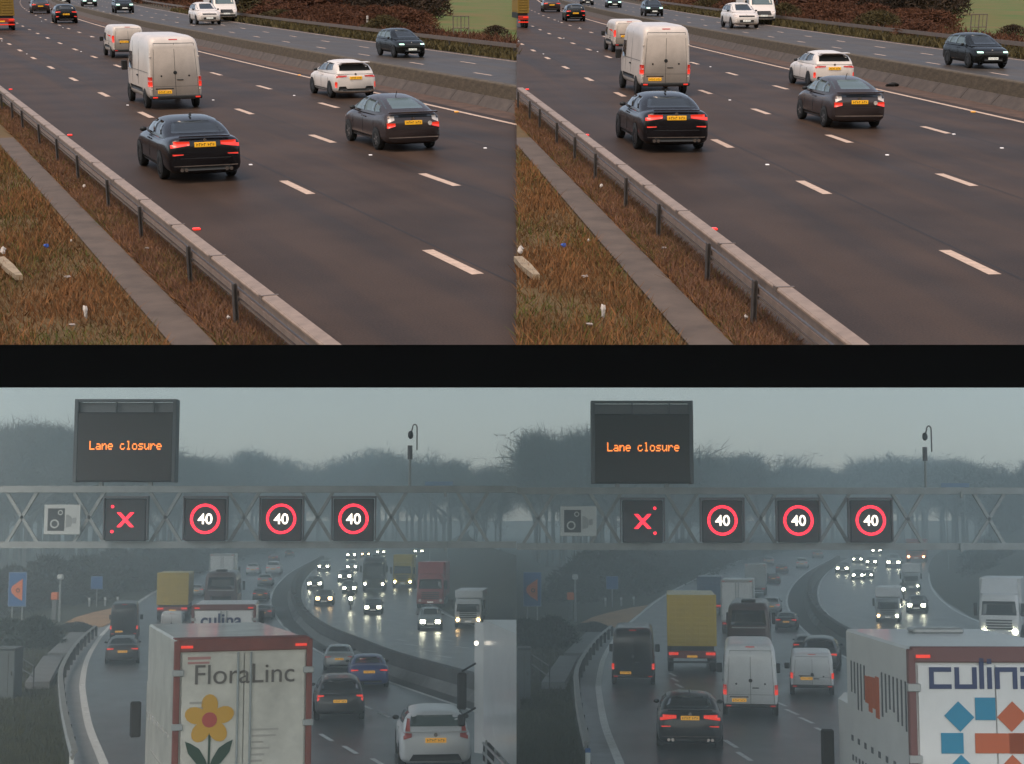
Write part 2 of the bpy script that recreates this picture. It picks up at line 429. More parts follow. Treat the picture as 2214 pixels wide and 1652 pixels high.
def plate(parent, shell, face, x, z, w=0.52, h=0.115, m=None, nchar=7):
    m = m or (plate_y if face == 'rear' else plate_w)
    y = min(shell.hit(face, x - w / 2, z)[1], shell.hit(face, x + w / 2, z)[1]) if face == 'rear' else max(shell.hit(face, x - w / 2, z)[1], shell.hit(face, x + w / 2, z)[1])
    sg = -1 if face == 'rear' else 1
    o = MB().bbox(x - w / 2, x + w / 2, min(y + sg * .03, y - sg * .02), max(y + sg * .03, y - sg * .02), z - h / 2, z + h / 2, 0.006).obj('number_plate', m, parent)
    b = MB(); cw = w * 0.88 / (nchar + 0.6); xx = x - w * 0.43
    for i in range(nchar):
        if i == 4: xx += cw * 0.6
        yy = y + sg * 0.034
        b.box(xx + cw * .14, xx + cw * .34, min(yy, y), max(yy, y), z - h * .3, z + h * .3)
        b.box(xx + cw * .34, xx + cw * .82, min(yy, y), max(yy, y), z + (h * .15 if i % 2 else -h * .05), z + (h * .3 if i % 2 else h * .08))
        xx += cw
    b.obj('plate_character', plate_ink, o)
    return o
def mirrors(t, x, y, z, m, s=1.0):
    for sg in (-1, 1):
        MB().blob((sg * (x + 0.10 * s), y, z), (0.11 * s, 0.07 * s, 0.075 * s), 3, 8, 5, 0.02).obj('wing_mirror', m, t, smooth=True)

def mk_spec(kind):
    if kind == 'saloon':
        return dict(L=4.9, W=0.93, ax=(1.12, 4.06), r=0.335,
            zt=[(0, .86), (.04, 1.03), (.12, 1.11), (.6, 1.13), (1.1, 1.07), (3.5, 1.03), (3.9, .98), (4.6, .82), (4.85, .70), (4.9, .62)],
            zb=[(0, .27), (.15, .20), (4.6, .19), (4.9, .28)], w=[(0, .76), (.06, .87), (.3, .91), (.8, .93), (4.0, .93), (4.5, .88), (4.8, .76), (4.9, .62)],
            gw=[(.5, .74), (1.0, .84), (2.6, .85), (3.8, .78)], gt=[(.5, 1.04), (.66, 1.11), (.95, 1.24), (1.35, 1.40), (1.75, 1.46), (2.3, 1.48), (2.7, 1.44), (3.1, 1.29), (3.7, 1.04), (3.8, 1.0)], belt=1.0,
            rw=((-.66, 1.15), (.66, 1.15), (.54, 1.39), (-.54, 1.39)), fw=((-.70, 1.10), (.70, 1.10), (.58, 1.40), (-.58, 1.40)),
            sw=[((1.22, 1.09), (2.02, 1.08), (2.02, 1.38), (1.58, 1.37)), ((2.08, 1.08), (3.25, 1.06), (2.68, 1.37), (2.08, 1.38))], mir=(.90, 3.15, 1.06))
    if kind == 'hatch':
        return dict(L=4.3, W=0.90, ax=(.82, 3.45), r=0.33,
            zt=[(0, .88), (.05, 1.03), (.3, 1.06), (3.1, 1.04), (3.5, .98), (4.0, .86), (4.25, .72), (4.3, .64)],
            zb=[(0, .28), (.2, .20), (4.0, .19), (4.3, .28)], w=[(0, .75), (.06, .85), (.25, .89), (.7, .90), (3.4, .90), (3.9, .85), (4.2, .74), (4.3, .60)],
            gw=[(.03, .76), (.4, .82), (2.2, .83), (3.5, .76)], gt=[(.03, 1.02), (.10, 1.13), (.26, 1.34), (.42, 1.44), (1.0, 1.50), (1.7, 1.52), (2.2, 1.47), (2.7, 1.30), (3.3, 1.05), (3.5, 1.0)], belt=1.0,
            rw=((-.66, 1.13), (.66, 1.13), (.60, 1.38), (-.60, 1.38)), fw=((-.68, 1.10), (.68, 1.10), (.58, 1.41), (-.58, 1.41)),
            sw=[((.62, 1.16), (1.50, 1.10), (1.50, 1.41), (.84, 1.39)), ((1.56, 1.10), (2.85, 1.07), (2.2, 1.40), (1.56, 1.42))], mir=(.88, 2.72, 1.06))
    if kind == 'liftback':
        return dict(L=4.45, W=0.865, ax=(.86, 3.55), r=0.31,
            zt=[(0, .80), (.05, .98), (.16, 1.13), (.6, 1.12), (1.2, 1.05), (3.3, 1.02), (3.6, .98), (4.1, .85), (4.4, .69), (4.45, .61)],
            zb=[(0, .27), (.15, .20), (4.1, .19), (4.45, .28)], w=[(0, .74), (.06, .82), (.3, .85), (.8, .865), (3.6, .865), (4.1, .80), (4.35, .70), (4.45, .55)],
            gw=[(.15, .74), (.9, .80), (2.4, .81), (3.65, .73)], gt=[(.15, 1.09), (.3, 1.16), (.8, 1.32), (1.3, 1.44), (1.8, 1.50), (2.2, 1.51), (2.6, 1.46), (3.0, 1.30), (3.55, 1.02), (3.65, .99)], belt=0.99,
            rw=((-.64, 1.20), (.64, 1.20), (.54, 1.43), (-.54, 1.43)), fw=((-.66, 1.08), (.66, 1.08), (.56, 1.42), (-.56, 1.42)),
            sw=[((.70, 1.10), (1.12, 1.08), (1.20, 1.33), (.93, 1.27)), ((1.17, 1.08), (2.02, 1.07), (2.02, 1.40), (1.3, 1.36)), ((2.08, 1.07), (3.15, 1.05), (2.5, 1.40), (2.08, 1.41))], mir=(.84, 3.0, 1.06))
    if kind == 'suv':
        return dict(L=4.75, W=0.96, ax=(.92, 3.80), r=0.37,
            zt=[(0, .98), (.05, 1.12), (.3, 1.16), (3.4, 1.14), (3.8, 1.09), (4.4, 1.00), (4.7, .84), (4.75, .74)],
            zb=[(0, .32), (.2, .26), (4.5, .25), (4.75, .34)], w=[(0, .82), (.06, .91), (.25, .95), (.7, .96), (3.9, .96), (4.4, .90), (4.65, .82), (4.75, .70)],
            gw=[(.03, .82), (.4, .88), (2.5, .89), (3.8, .82)], gt=[(.03, 1.12), (.10, 1.27), (.24, 1.52), (.42, 1.63), (1.2, 1.70), (2.0, 1.71), (2.5, 1.65), (3.0, 1.44), (3.6, 1.16), (3.8, 1.10)], belt=1.09,
            rw=((-.72, 1.22), (.72, 1.22), (.64, 1.55), (-.64, 1.55)), fw=((-.74, 1.20), (.74, 1.20), (.64, 1.60), (-.64, 1.60)),
            sw=[((.40, 1.26), (.92, 1.21), (.97, 1.53), (.58, 1.51)), ((.97, 1.21), (1.85, 1.19), (1.85, 1.57), (1.03, 1.55)), ((1.91, 1.19), (3.15, 1.16), (2.45, 1.57), (1.91, 1.58))], mir=(.94, 3.0, 1.17))
SPECS = {k: mk_spec(k) for k in ('saloon', 'hatch', 'liftback', 'suv')}

def car(kind, M, label, cat, body, group=None, ref='rear', rimm=None, rear_lamps=None, front_lamps=None, plate_z=None, rear_plate=True, front_plate=True,
        lod=1, rglass=None, bumper=True, extras=None):
    s = SPECS[kind]
    yr = s['ax'][0] if ref == 'rear' else s['ax'][1]
    t = thing('parked_car' if False else 'car', label, cat, M @ Matrix.Translation((0, -yr, 0)), group)
    lo = Shell(s['w'], s['zt'], s['zb'], 5.5, 0.06, 0.75)
    gh = Shell(s['gw'], s['gt'], [(s['gt'][0][0], s['belt']), (s['gt'][-1][0], s['belt'])], 3.6, 0.24, s['belt'] + 0.05, half=True)
    ny, m = (26, 22) if lod else (14, 14)
    b = link('body', lo.mesh('body', ny, m), body, t)
    link('roof', gh.mesh('roof', ny, 16 if lod else 10), body, t)
    gl = rglass or glass
    gh.patch('rear_window', 'rear', s['rw'], gl, t)
    gh.patch('windscreen', 'front', s['fw'], glass, t)
    for q in s['sw']:
        for side in ('left', 'right'): gh.patch('side_window', side, q, gl, t, 0.010, 4, 3)
    r = s['r']
    for ya in s['ax']:
        for sg in (-1, 1):
            if lod:
                bb = MB(); n = 18; vs = [(sg * (s['W'] + 0.002), ya, r)]; vs2 = []
                for i in range(n): a = 2 * math.pi * i / n; vs2.append((sg * (s['W'] + 0.003), ya + r * 1.14 * math.cos(a), max(0.20, r * 1.02 + r * 1.14 * math.sin(a))))
                bb.add(vs + vs2, [(0, 1 + i, 1 + (i + 1) % n) for i in range(n)]); bb.obj('wheel_arch', trim, t)
            wheel(t, sg * (s['W'] - 0.090), ya, r, 0.205, rimm or alloy)
    mx = s['mir']; mirrors(t, mx[0] - .04, mx[1], mx[2], trim, .85)
    L = s['L']
    # lower bumper band, sills
    if bumper:
        lo.patch('rear_bumper_insert', 'rear', ((-s['W'] * .62, .31), (s['W'] * .62, .31), (s['W'] * .62, .41), (-s['W'] * .62, .41)), trim, t, 0.012, 8, 1)
        lo.patch('front_grille', 'front', ((-s['W'] * .5, .40), (s['W'] * .5, .40), (s['W'] * .5, .58), (-s['W'] * .5, .58)), trim, t, 0.012, 8, 1)
    for sg in (-1, 1):
        lo.patch('sill', 'left' if sg < 0 else 'right', ((s['ax'][0] + r * 1.2, .27), (s['ax'][1] - r * 1.2, .27), (s['ax'][1] - r * 1.2, .37), (s['ax'][0] + r * 1.2, .37)), trim, t, 0.006, 4, 1)
        for yy in ((s['ax'][0] + 0.25), (s['ax'][0] + s['ax'][1]) / 2 - 0.08, s['ax'][1] - 0.45):
            if lod: lo.patch('door_gap', 'left' if sg < 0 else 'right', ((yy, .42), (yy + .012, .42), (yy + .012, s['belt'] - .03), (yy, s['belt'] - .03)), trim, t, 0.003, 1, 4)
        if lod:
            for yy in ((s['ax'][0] + s['ax'][1]) / 2 - 0.35, s['ax'][1] - 1.5 + 0.1 * 0):
                lo.patch('door_handle', 'left' if sg < 0 else 'right', ((yy, s['belt'] - .12), (yy + .18, s['belt'] - .12), (yy + .18, s['belt'] - .09), (yy, s['belt'] - .09)), body, t, 0.02, 2, 1)
    for (x0, x1, z0, z1, mm) in (rear_lamps or [(.55, .86, .80, .92, tail)]):
        for sg in (-1, 1):
            lo.patch('tail_lamp', 'rear', ((sg * x0, z0 + .38 * (z1 - z0)), (sg * x1, z0), (sg * x1, z1), (sg * x0, z1 - .08 * (z1 - z0))), mm, t, 0.015, 6, 2)
    for (x0, x1, z0, z1, mm) in (front_lamps or [(.45, .76, .66, .74, tail_w)]):
        for sg in (-1, 1):
            lo.patch('head_lamp', 'front', ((sg * x0, z0), (sg * x1, z0), (sg * x1, z1), (sg * x0, z1)), mm, t, 0.015, 5, 2)
    if rear_plate: plate(t, lo, 'rear', 0, plate_z or 0.74)
    if front_plate: plate(t, lo, 'front', 0, 0.44 if kind != 'suv' else 0.52)
    if extras: extras(t, lo, gh)
    return t

def badge(t, sh, z, r=0.045, m=None, face='rear'):
    y = sh.hit(face, 0, z)[1]; sg = -1 if face == 'rear' else 1
    b = MB(); b.tube((0, y + sg * 0.02, z), (0, y - sg * .02, z), r, r, 12); b.obj('badge', m or chrome, t)

VAN = {
 'tall': dict(L=5.9, W=1.0, ax=(1.05, 4.72), r=.345, H=2.72, zt=[(0, 2.30), (.05, 2.56), (.25, 2.68), (1.0, 2.73), (3.9, 2.74), (4.35, 2.60), (4.95, 1.90), (5.15, 1.40), (5.6, 1.15), (5.85, .9), (5.9, .8)]),
 'mid': dict(L=5.1, W=.95, ax=(.95, 4.05), r=.325, H=1.95, zt=[(0, 1.70), (.05, 1.86), (.25, 1.92), (1.0, 1.95), (3.0, 1.95), (3.5, 1.85), (4.1, 1.35), (4.3, 1.12), (4.8, .98), (5.05, .8), (5.1, .7)]),
}
def van(kind, M, label, cat, body, group=None, lamps=None, lit=False, ref='rear', plate_x=-.28, plate_zz=.62, name='van', dirty=None, detail=1, lwin=True, rwin=False):
    s = VAN[kind]; yr = s['ax'][0] if ref == 'rear' else s['ax'][1]
    t = thing(name, label, cat, M @ Matrix.Translation((0, -yr, 0)), group)
    L, W, H = s['L'], s['W'], s['H']
    w = [(0, W * .95), (.08, W * .985), (.3, W), (L * .72, W), (L * .88, W * .93), (L * .96, W * .84), (L, W * .7)]
    sh = Shell(w, s['zt'], [(0, .40), (.2, .36), (L - .4, .32), (L, .40)], 9.0, 0.062 if kind == 'tall' else .09, 1.1, smooth=0.08)
    link('body', sh.mesh('body', 30, 36), body, t)
    r = s['r']
    for ya in s['ax']:
        for sg in (-1, 1):
            bb = MB(); n = 18; vs2 = []
            for i in range(n): a = 2 * math.pi * i / n; vs2.append((sg * (W + 0.006), ya + r * 1.16 * math.cos(a), max(.33, r * 1.02 + r * 1.16 * math.sin(a))))
            bb.add([(sg * (W + .005), ya, r)] + vs2, [(0, 1 + i, 1 + (i + 1) % n) for i in range(n)]).obj('wheel_arch', trim, t)
            wheel(t, sg * (W - .085), ya, r, .21, alloy_d)
    k = H
    # rear doors: seam, outline, handle, hinges, bumper, high brake lamp
    zt, zb = H * .90, .52
    sh.patch('door_seam', 'rear', ((-.006, zb), (.006, zb), (.006, zt), (-.006, zt)), trim, t, .004, 1, 8)
    if detail:
        for sg in (-1, 1):
            sh.patch('door_edge', 'rear', ((sg * W * .86, zb), (sg * (W * .86 + .01), zb), (sg * W * .755, zt), (sg * (W * .755 - .01), zt)), trim, t, .004, 1, 8)
            for zz in (H * .28, H * .72): MB().bbox(sg * W * .90 - .03, sg * W * .90 + .03, -.02, .10, zz - .03, zz + .03, .01).obj('door_hinge', body, t)
            MB().tube((sg * W * .52, -.012, H * .46), (sg * W * .52, .03, H * .46), .035, .035, 10).obj('door_lock', trim, t)
        sh.patch('door_top_gap', 'rear', ((-W * .75, zt), (W * .75, zt), (W * .75, zt + .012), (-W * .75, zt + .012)), trim, t, .004, 8, 1)
        sh.patch('swage_line', 'rear', ((-W * .84, .86), (W * .84, .86), (W * .84, .868), (-W * .84, .868)), trim, t, .003, 8, 1)
        MB().bbox(.06, .30, -.035, .02, H * .40, H * .40 + .035, .008).obj('door_handle', trim, t)
        badge(t, sh, H * .505, .07, trim)
        sh.patch('high_brake_lamp', 'rear', ((-.16, H * .945), (.16, H * .945), (.16, H * .957), (-.16, H * .957)), tail, t, .012, 3, 1)
    if rwin:
        for sg in (-1, 1): sh.patch('rear_window', 'rear', ((sg * .08, H * .58), (sg * W * .72, H * .58), (sg * W * .68, H * .82), (sg * .08, H * .82)), glass, t, .010, 4, 3)
    MB().bbox(-W * .97, W * .97, -.07, .12, .40, .53, .03).obj('rear_bumper', trim, t)
    for (x0, x1, z0, z1, mm) in (lamps or [(W * .88, W * .985, H * .29, H * .46, tail)]):
        for sg in (-1, 1):
            sh.patch('tail_lamp', 'rear', ((sg * x0, z0), (sg * x1, z0), (sg * x1, z1), (sg * x0, z1)), mm, t, .018, 3, 3)
            if x1 > W * .95: sh.patch('tail_lamp_side', 'left' if sg < 0 else 'right', ((.06, z0), (.20, z0), (.20, z1), (.06, z1)), mm, t, .012, 2, 2)
    for sg in (-1, 1): MB().bbox(sg * W * .80 - .09, sg * W * .80 + .09, -.085, -.02, .44, .49, .008).obj('reflector', tail_on if lit else tail, t)
    plate(t, sh, 'rear', plate_x * 1.0, plate_zz)
    MB().bbox(plate_x - .34, plate_x + .34, -.02, .05, plate_zz + .10, plate_zz + .14, .008).obj('plate_lamp_bar', trim, t)
    # sides: cab window, door gaps, moulding, handle
    for side, sg in (('left', -1), ('right', 1)):
        fy = s['ax'][1]
        sh.patch('cab_window', side, ((fy - .95, H * .50), (fy + .05, H * .50), (fy - .22, H * .74), (fy - .95, H * .74)), glass, t, .010, 4, 3)
        for yy in (fy - 1.05, fy - 2.4): sh.patch('door_gap', side, ((yy, .55), (yy + .014, .55), (yy + .014, H * .9), (yy, H * .9)), trim, t, .003, 1, 6)
        sh.patch('side_moulding', side, ((s['ax'][0] + .45, .58), (fy - .5, .58), (fy - .5, .74), (s['ax'][0] + .45, .74)), trim, t, .010, 4, 1)
        sh.patch('door_handle', side, ((fy - 2.35, H * .42), (fy - 2.05, H * .42), (fy - 2.05, H * .44), (fy - 2.35, H * .44)), trim, t, .02, 2, 1)
        sh.patch('panel_line', side, ((.25, H * .50), (fy - 1.1, H * .50), (fy - 1.1, H * .505), (.25, H * .505)), trim, t, .002, 4, 1)
        MB().bbox(sg * (W + .03), sg * (W + .26), fy - .12, fy + .0, H * .46, H * .60, .03).obj('wing_mirror', trim, t) if sg > 0 else MB().bbox(-(W + .26), -(W + .03), fy - .12, fy, H * .46, H * .60, .03).obj('wing_mirror', trim, t)
    sh.patch('windscreen', 'front', ((-W * .80, H * .50), (W * .80, H * .50), (W * .68, H * .84), (-W * .68, H * .84)), glass, t, .012, 6, 4)
    return t

def axle(t, y, W, r=.5, duals=True):
    for sg in (-1, 1): wheel(t, sg * (W - .15), y, r, .30, alloy_d)
def panel(t, name, x0, x1, y, z0, z1, m, d=.012, b=.004):
    return MB().bbox(x0, x1, y - d, y + .002, z0, z1, b).obj(name, m, t)
def truck_rear(M, label, L=6.5, W=1.275, H=4.3, body=None, frame=None, zf=1.15, group=None, lit=True, ax=True, deco=None, name='lorry', bar=True, rods=(.12,)):
    """box lorry seen from behind: origin at rear, on the ground"""
    t = thing(name, label, 'lorry', M, group)
    body = body or L_cream; frame = frame or L_red
    MB().bbox(-W, W, .02, L, zf, H, .04).obj('box_body', body, t)
    for sg in (-1, 1):
        MB().bbox(sg * W - .055, sg * W + .055, -.05, .10, zf - .05, H - .02, .015).obj('corner_post', frame, t)
        panel(t, 'rear_door', min(sg * .01, sg * (W - .09)), max(sg * .01, sg * (W - .09)), .0, zf + .05, H - .26, body, .03)
        for x in rods: MB().tube((sg * x, -.06, zf + .02), (sg * x, -.06, H - .24), .02, .02, 8).obj('lock_rod', gantrym, t)
        for zz in (zf + .35, zf + (H - zf) * .5, H - .6): MB().bbox(sg * (W - .02) - .10, sg * (W - .02) + .10, -.075, .0, zz - .06, zz + .06, .01).obj('door_hinge', L_silver, t)
        MB().bbox(sg * (W - .17) - .11, sg * (W - .17) + .11, -.07, -.02, H - .15, H - .10, .006).obj('marker_lamp', tail_on if lit else tail, t)
        MB().bbox(sg * (W - .30) - .22, sg * (W - .30) + .22, -.03, .06, .80, .95, .01).obj('tail_lamp', tail_on if lit else tail, t)
    MB().bbox(-W, W, -.045, .10, H - .22, H + .02, .015).obj('header_beam', frame, t)
    MB().bbox(-W, W, -.04, .12, zf - .16, zf, .015).obj('rear_sill', frame, t)
    MB().bbox(-W * .8, W * .8, .05, L - .6, .72, zf - .1, .03).obj('chassis', trim, t)
    if bar:
        MB().bbox(-W * .97, W * .97, -.02, .10, .48, .62, .02).obj('underrun_bar', amber if bar == 'orange' else trim, t)
    if ax:
        for y in (1.0, 2.3, L - 1.2): axle(t, y, W)
    # cab ahead of the box
    MB().bbox(-W * .9, W * .9, L + .25, L + 1.6, .7, H * .72, .12).obj('cab', body, t)
    for sg in (-1, 1): MB().bbox(sg * (W + .12) - .12, sg * (W + .12) + .12, L + 1.3, L + 1.45, 1.9, 2.7, .03).obj('wing_mirror', trim, t)
    if deco: deco(t, W, H, zf, L)
    return t
def container_truck(M, label, body, W=1.22, L=7.0, H=3.95, zf=1.3, group=None, x0=None, x1=None, lit=True, frame=None):
    t = thing('container_lorry', label, 'lorry', M, group)
    x0 = -W if x0 is None else x0; x1 = W if x1 is None else x1
    MB().bbox(x0, x1, .05, L, zf, H, .02).obj('container', body, t)
    n = 8
    for sg in (-1, 1):
        a, b = (max(x0 + .06, -W + .08), -.02) if sg < 0 else (max(.02, x0 + .06), min(x1 - .06, W - .08))
        if b - a < .1: continue
        d = panel(t, 'container_door', a, b, .05, zf + .1, H - .12, body, .02)
        for i in range(n):
            z = zf + .2 + i * (H - zf - .4) / n; MB().bbox(a + .06, b - .06, -.012, .04, z, z + (H - zf - .4) / n * .55, .01).obj('door_corrugation', body, d)
        for x in (a + (b - a) * .3, a + (b - a) * .72): MB().tube((x, -.01, zf + .1), (x, -.01, H - .1), .018, .018, 6).obj('lock_rod', body, t)
    for xx in (x0 + .05, x1 - .05): MB().bbox(xx - .06, xx + .06, -.01, .12, zf - .02, H + .02, .015).obj('corner_post', body, t)
    for zz in (zf + .03, H - .05): MB().bbox(x0, x1, -.008, .10, zz - .06, zz + .06, .015).obj('door_header', body, t)
    for i in range(14):
        yy = .4 + i * (L - .6) / 14
        for xx, sg in ((x0, -1), (x1, 1)): MB().bbox(xx - .015, xx + .015, yy, yy + .2, zf + .12, H - .12, .008).obj('side_corrugation', body, t)
    MB().bbox(max(x0, -W * .9), min(x1, W * .9), .1, L, .85, zf - .02, .03).obj('chassis', trim, t)
    MB().bbox(x0 + .05, x1 - .05, -.05, .12, .72, 1.08, .03).obj('light_bar', frame or mat('lamp_bar_red', (.20, .03, .02), .5), t)
    MB().bbox(x0 + .05, x1 - .05, -.02, .10, .48, .58, .02).obj('underrun_bar', tail_on if frame else trim, t)
    for sg in (-1, 1):
        xx = sg * (W - .3)
        if x0 <= xx - .25 and xx + .25 <= x1:
            MB().bbox(xx - .24, xx + .24, -.09, -.02, .88, 1.02, .01).obj('tail_lamp', tail_on if lit else tail, t)
        if x0 <= sg * (W - .15) <= x1:
            for y in (.9, 2.2, L - .8): wheel(t, sg * (W - .15), y, .48, .30, alloy_d)
    if x0 <= -.27 and x1 >= .27: MB().bbox(-.26, .26, -.08, -.02, .76, .87, .006).obj('number_plate', plate_y, t)
    return t
def coach(M, label, body, lit=False, group=None, front=False):
    t = thing('coach', label, 'coach', M, group)
    W, H, L = 1.25, 3.7, 8.0
    sh = Shell([(0, W * .93), (.1, W * .985), (.4, W), (L - .3, W), (L, W * .92)], [(0, 3.3), (.08, 3.55), (.5, 3.7), (L - .5, 3.7), (L, 3.4)], [(0, .45), (L, .42)], 9, .05, 1.6, smooth=.06)
    link('body', sh.mesh('body', 18, 36), body, t)
    sh.patch('rear_window', 'rear', ((-W * .8, 2.45), (W * .8, 2.45), (W * .72, 3.3), (-W * .72, 3.3)), glass, t)
    sh.patch('chrome_strip', 'rear', ((-W * .75, 2.3), (W * .75, 2.3), (W * .75, 2.36), (-W * .75, 2.36)), L_silver, t)
    sh.patch('engine_cover', 'rear', ((-W * .6, .95), (W * .6, .95), (W * .6, 1.9), (-W * .6, 1.9)), trim, t, .01)
    for sg in (-1, 1):
        sh.patch('tail_lamp', 'rear', ((sg * W * .78, 1.1), (sg * W * .93, 1.1), (sg * W * .93, 1.6), (sg * W * .78, 1.6)), tail_on if lit else tail, t)
        for i in range(6): sh.patch('side_window', 'left' if sg < 0 else 'right', ((.6 + i * 1.15, 2.0), (1.65 + i * 1.15, 2.0), (1.65 + i * 1.15, 3.05), (.6 + i * 1.15, 3.05)), glass, t, .01, 3, 3)
        for y in (2.0, L - 2): wheel(t, sg * (W - .17), y, .5, .3, alloy_d)
        sh.patch('windscreen', 'front', ((-W * .85, 1.4), (W * .85, 1.4), (W * .8, 3.1), (-W * .8, 3.1)), glass, t) if sg > 0 else None
        if front: MB().tube((sg * .95, L - .1, .85), (sg * .95, L + .05, .85), .13, .13, 12).obj('head_lamp', head, t)
        MB().bbox(sg * (W + .14) - .1, sg * (W + .14) + .1, L - .3, L - .15, 2.1, 2.8, .03).obj('wing_mirror', trim, t)
    MB().bbox(-.4, .4, .7, 1.6, H - .05, H + .16, .05).obj('roof_hatch', trim, t)
    MB().bbox(-W * .9, W * .9, -.06, .1, .5, .72, .03).obj('rear_bumper', body, t)
    plate(t, sh, 'rear', 0, .82)
    return t
def truck_front(M, label, cab, box, group=None, H=4.0, L=6.0, boxH=None, lamp=None, lampL=None, windH=(1.75, 2.6), visor=None, lowcab=False, orange=False):
    """lorry facing its +y; origin on the ground below the front bumper (y=0 is the nose, body runs to -y)"""
    t = thing('lorry', label, 'lorry', M, group); W = 1.24
    ch = 2.55 if lowcab else 3.1
    sh = Shell([(-2.1, W), (-.4, W), (-.08, W * .96), (0, W * .88)], [(-2.1, ch), (-.7, ch), (-.25, ch - .12), (-.08, windH[0]), (0, windH[0] - .25)], [(-2.1, .55), (-.2, .45), (0, .5)], 8, .05, 1.6, smooth=.05)
    link('cab', sh.mesh('cab', 20, 30), cab, t)
    sh.patch('windscreen', 'front', ((-W * .84, windH[0]), (W * .84, windH[0]), (W * .78, windH[1]), (-W * .78, windH[1])), glass, t, .02)
    for i in range(4):
        MB().bbox(-W * .62, W * .62, -.05, .035, .88 + i * .17, .97 + i * .17, .01).obj('grille_bar', trim, t)
    MB().bbox(-W * .98, W * .98, -.25, .05, .42, .78, .05).obj('bumper', cab, t)
    MB().bbox(-.27, .27, .03, .075, .52, .64, .006).obj('number_plate', plate_w, t)
    for sg in (-1, 1):
        lm = lampL if (lampL and sg > 0) else (lamp or head)
        MB().tube((sg * .93, -.05, .72), (sg * .93, .09, .72), .15, .13, 14).obj('head_lamp', lm, t)
        sh.patch('cab_window', 'left' if sg < 0 else 'right', ((-1.3, windH[0]), (-.4, windH[0]), (-.55, windH[1] - .1), (-1.3, windH[1] - .1)), glass, t)
        MB().bbox(sg * (W + .16) - .11, sg * (W + .16) + .11, -.22, -.08, 1.7, 2.5, .03).obj('wing_mirror', trim, t)
        for y in (-.95, -L + .8): wheel(t, sg * (W - .17), y, .48, .3, alloy_d)
    bh = boxH or H
    MB().bbox(-W - .02, W + .02, -2.2 - L, -1.0 if lowcab else -2.2, (ch + .06) if lowcab else 1.0, bh, .05).obj('box_body', box, t)
    if lowcab: MB().bbox(-W - .02, W + .02, -2.2 - L, -2.25, .9, ch + .1, .05).obj('load_box', box, t)
    if visor:
        vs = [(-W * .9, -.75, ch - .03), (W * .9, -.75, ch - .03), (W * .84, -1.9, H - .05), (-W * .84, -1.9, H - .05), (-W * .9, -2.15, ch - .03), (W * .9, -2.15, ch - .03), (W * .84, -2.15, H - .05), (-W * .84, -2.15, H - .05)]
        MB().add(vs, [(0, 1, 2, 3), (4, 7, 6, 5), (0, 3, 7, 4), (1, 5, 6, 2), (3, 2, 6, 7)]).obj('wind_deflector', visor, t)
    MB().bbox(-W * .8, W * .8, -L - 2, -.6, .6, 1.0, .03).obj('chassis', trim, t)
    return t

# ------------------------------------------------------------------ vegetation prototypes
def twig_mesh(name, seed, h, r, n, thick, up=0.35):
    rnd = random.Random(seed); vs = []; fs = []
    for i in range(n):
        a = rnd.uniform(0, 2 * math.pi); q = math.sqrt(rnd.random()) * r; z = h * rnd.random() ** 0.8
        k = math.sqrt(max(0.05, 1 - (z / h) ** 2)); p = Vector((q * k * math.cos(a), q * k * math.sin(a), z * .8))
        d = Vector((rnd.gauss(0, 1), rnd.gauss(0, 1), abs(rnd.gauss(up, .6)))).normalized() * rnd.uniform(.25, .7) * h * .35
        s_ = d.cross(Vector((rnd.gauss(0, 1), rnd.gauss(0, 1), rnd.gauss(0, 1)))).normalized() * thick
        j = len(vs); vs += [p - s_, p + s_, p + d]; fs.append((j, j + 1, j + 2))
    return mesh(name, vs, fs)
def tree_meshes(seed, spread=3.2, twigs=5600, h=10.0):
    rnd = random.Random(seed); b = MB(); tips = []
    def grow(p, d, ln, r, lev):
        q = p + d * ln; b.tube(p, q, r, r * .62, 5)
        if lev >= 3: tips.append((q, d)); return
        for i in range(rnd.choice((3, 3, 4))):
            nd = (d + Vector((rnd.gauss(0, .55), rnd.gauss(0, .55), rnd.gauss(.12, .3)))).normalized()
            grow(p + d * ln * rnd.uniform(.65, 1.0), nd, ln * rnd.uniform(.6, .82), r * .6, lev + 1)
        tips.append((q, d))
    grow(Vector((0, 0, 0)), Vector((0, 0, 1)), 3.0, .2, 0)
    vs = []; fs = []
    for i in range(twigs):
        p, d = rnd.choice(tips)
        p = p + Vector((rnd.gauss(0, .45), rnd.gauss(0, .45), rnd.gauss(0, .45)))
        big_ = rnd.random() < .16
        e = (d * .5 + Vector((rnd.gauss(0, .7), rnd.gauss(0, .7), rnd.gauss(.25, .6)))).normalized() * (rnd.uniform(.6, 1.3) if big_ else rnd.uniform(.25, .7))
        s_ = e.cross(Vector((rnd.gauss(0, 1), rnd.gauss(0, 1), rnd.gauss(0, 1)))).normalized() * (rnd.uniform(.022, .04) if big_ else rnd.uniform(.008, .02))
        j = len(vs); vs += [p - s_, p + s_, p + e]; fs.append((j, j + 1, j + 2))
    zmax = sorted(v.z for v in vs)[int(len(vs) * .975)]
    k = h / zmax
    tm = mesh('trunk', [Vector(v) * k for v in b.v], b.f); cm = mesh('crown', [Vector((v.x * k, v.y * k, 10.3 + .5 * (v.z * k - 10.3) if v.z * k > 10.3 else v.z * k)) for v in vs], fs)
    return tm, cm
bark = mat('bark', (0.060, 0.056, 0.052), 0.95); twigm = mat('winter_twigs', (0.070, 0.066, 0.062), 1.0, rgb2=(0.11, 0.10, 0.092), vscale=.4)
twig_dark = mat('evergreen_twigs', (0.014, 0.024, 0.018), 1.0, rgb2=(0.028, 0.040, 0.028), vscale=.6)
TREES = [tree_meshes(11 + i) for i in range(5)]
for tm, cm in TREES: tm.materials.append(bark); cm.materials.append(twigm)
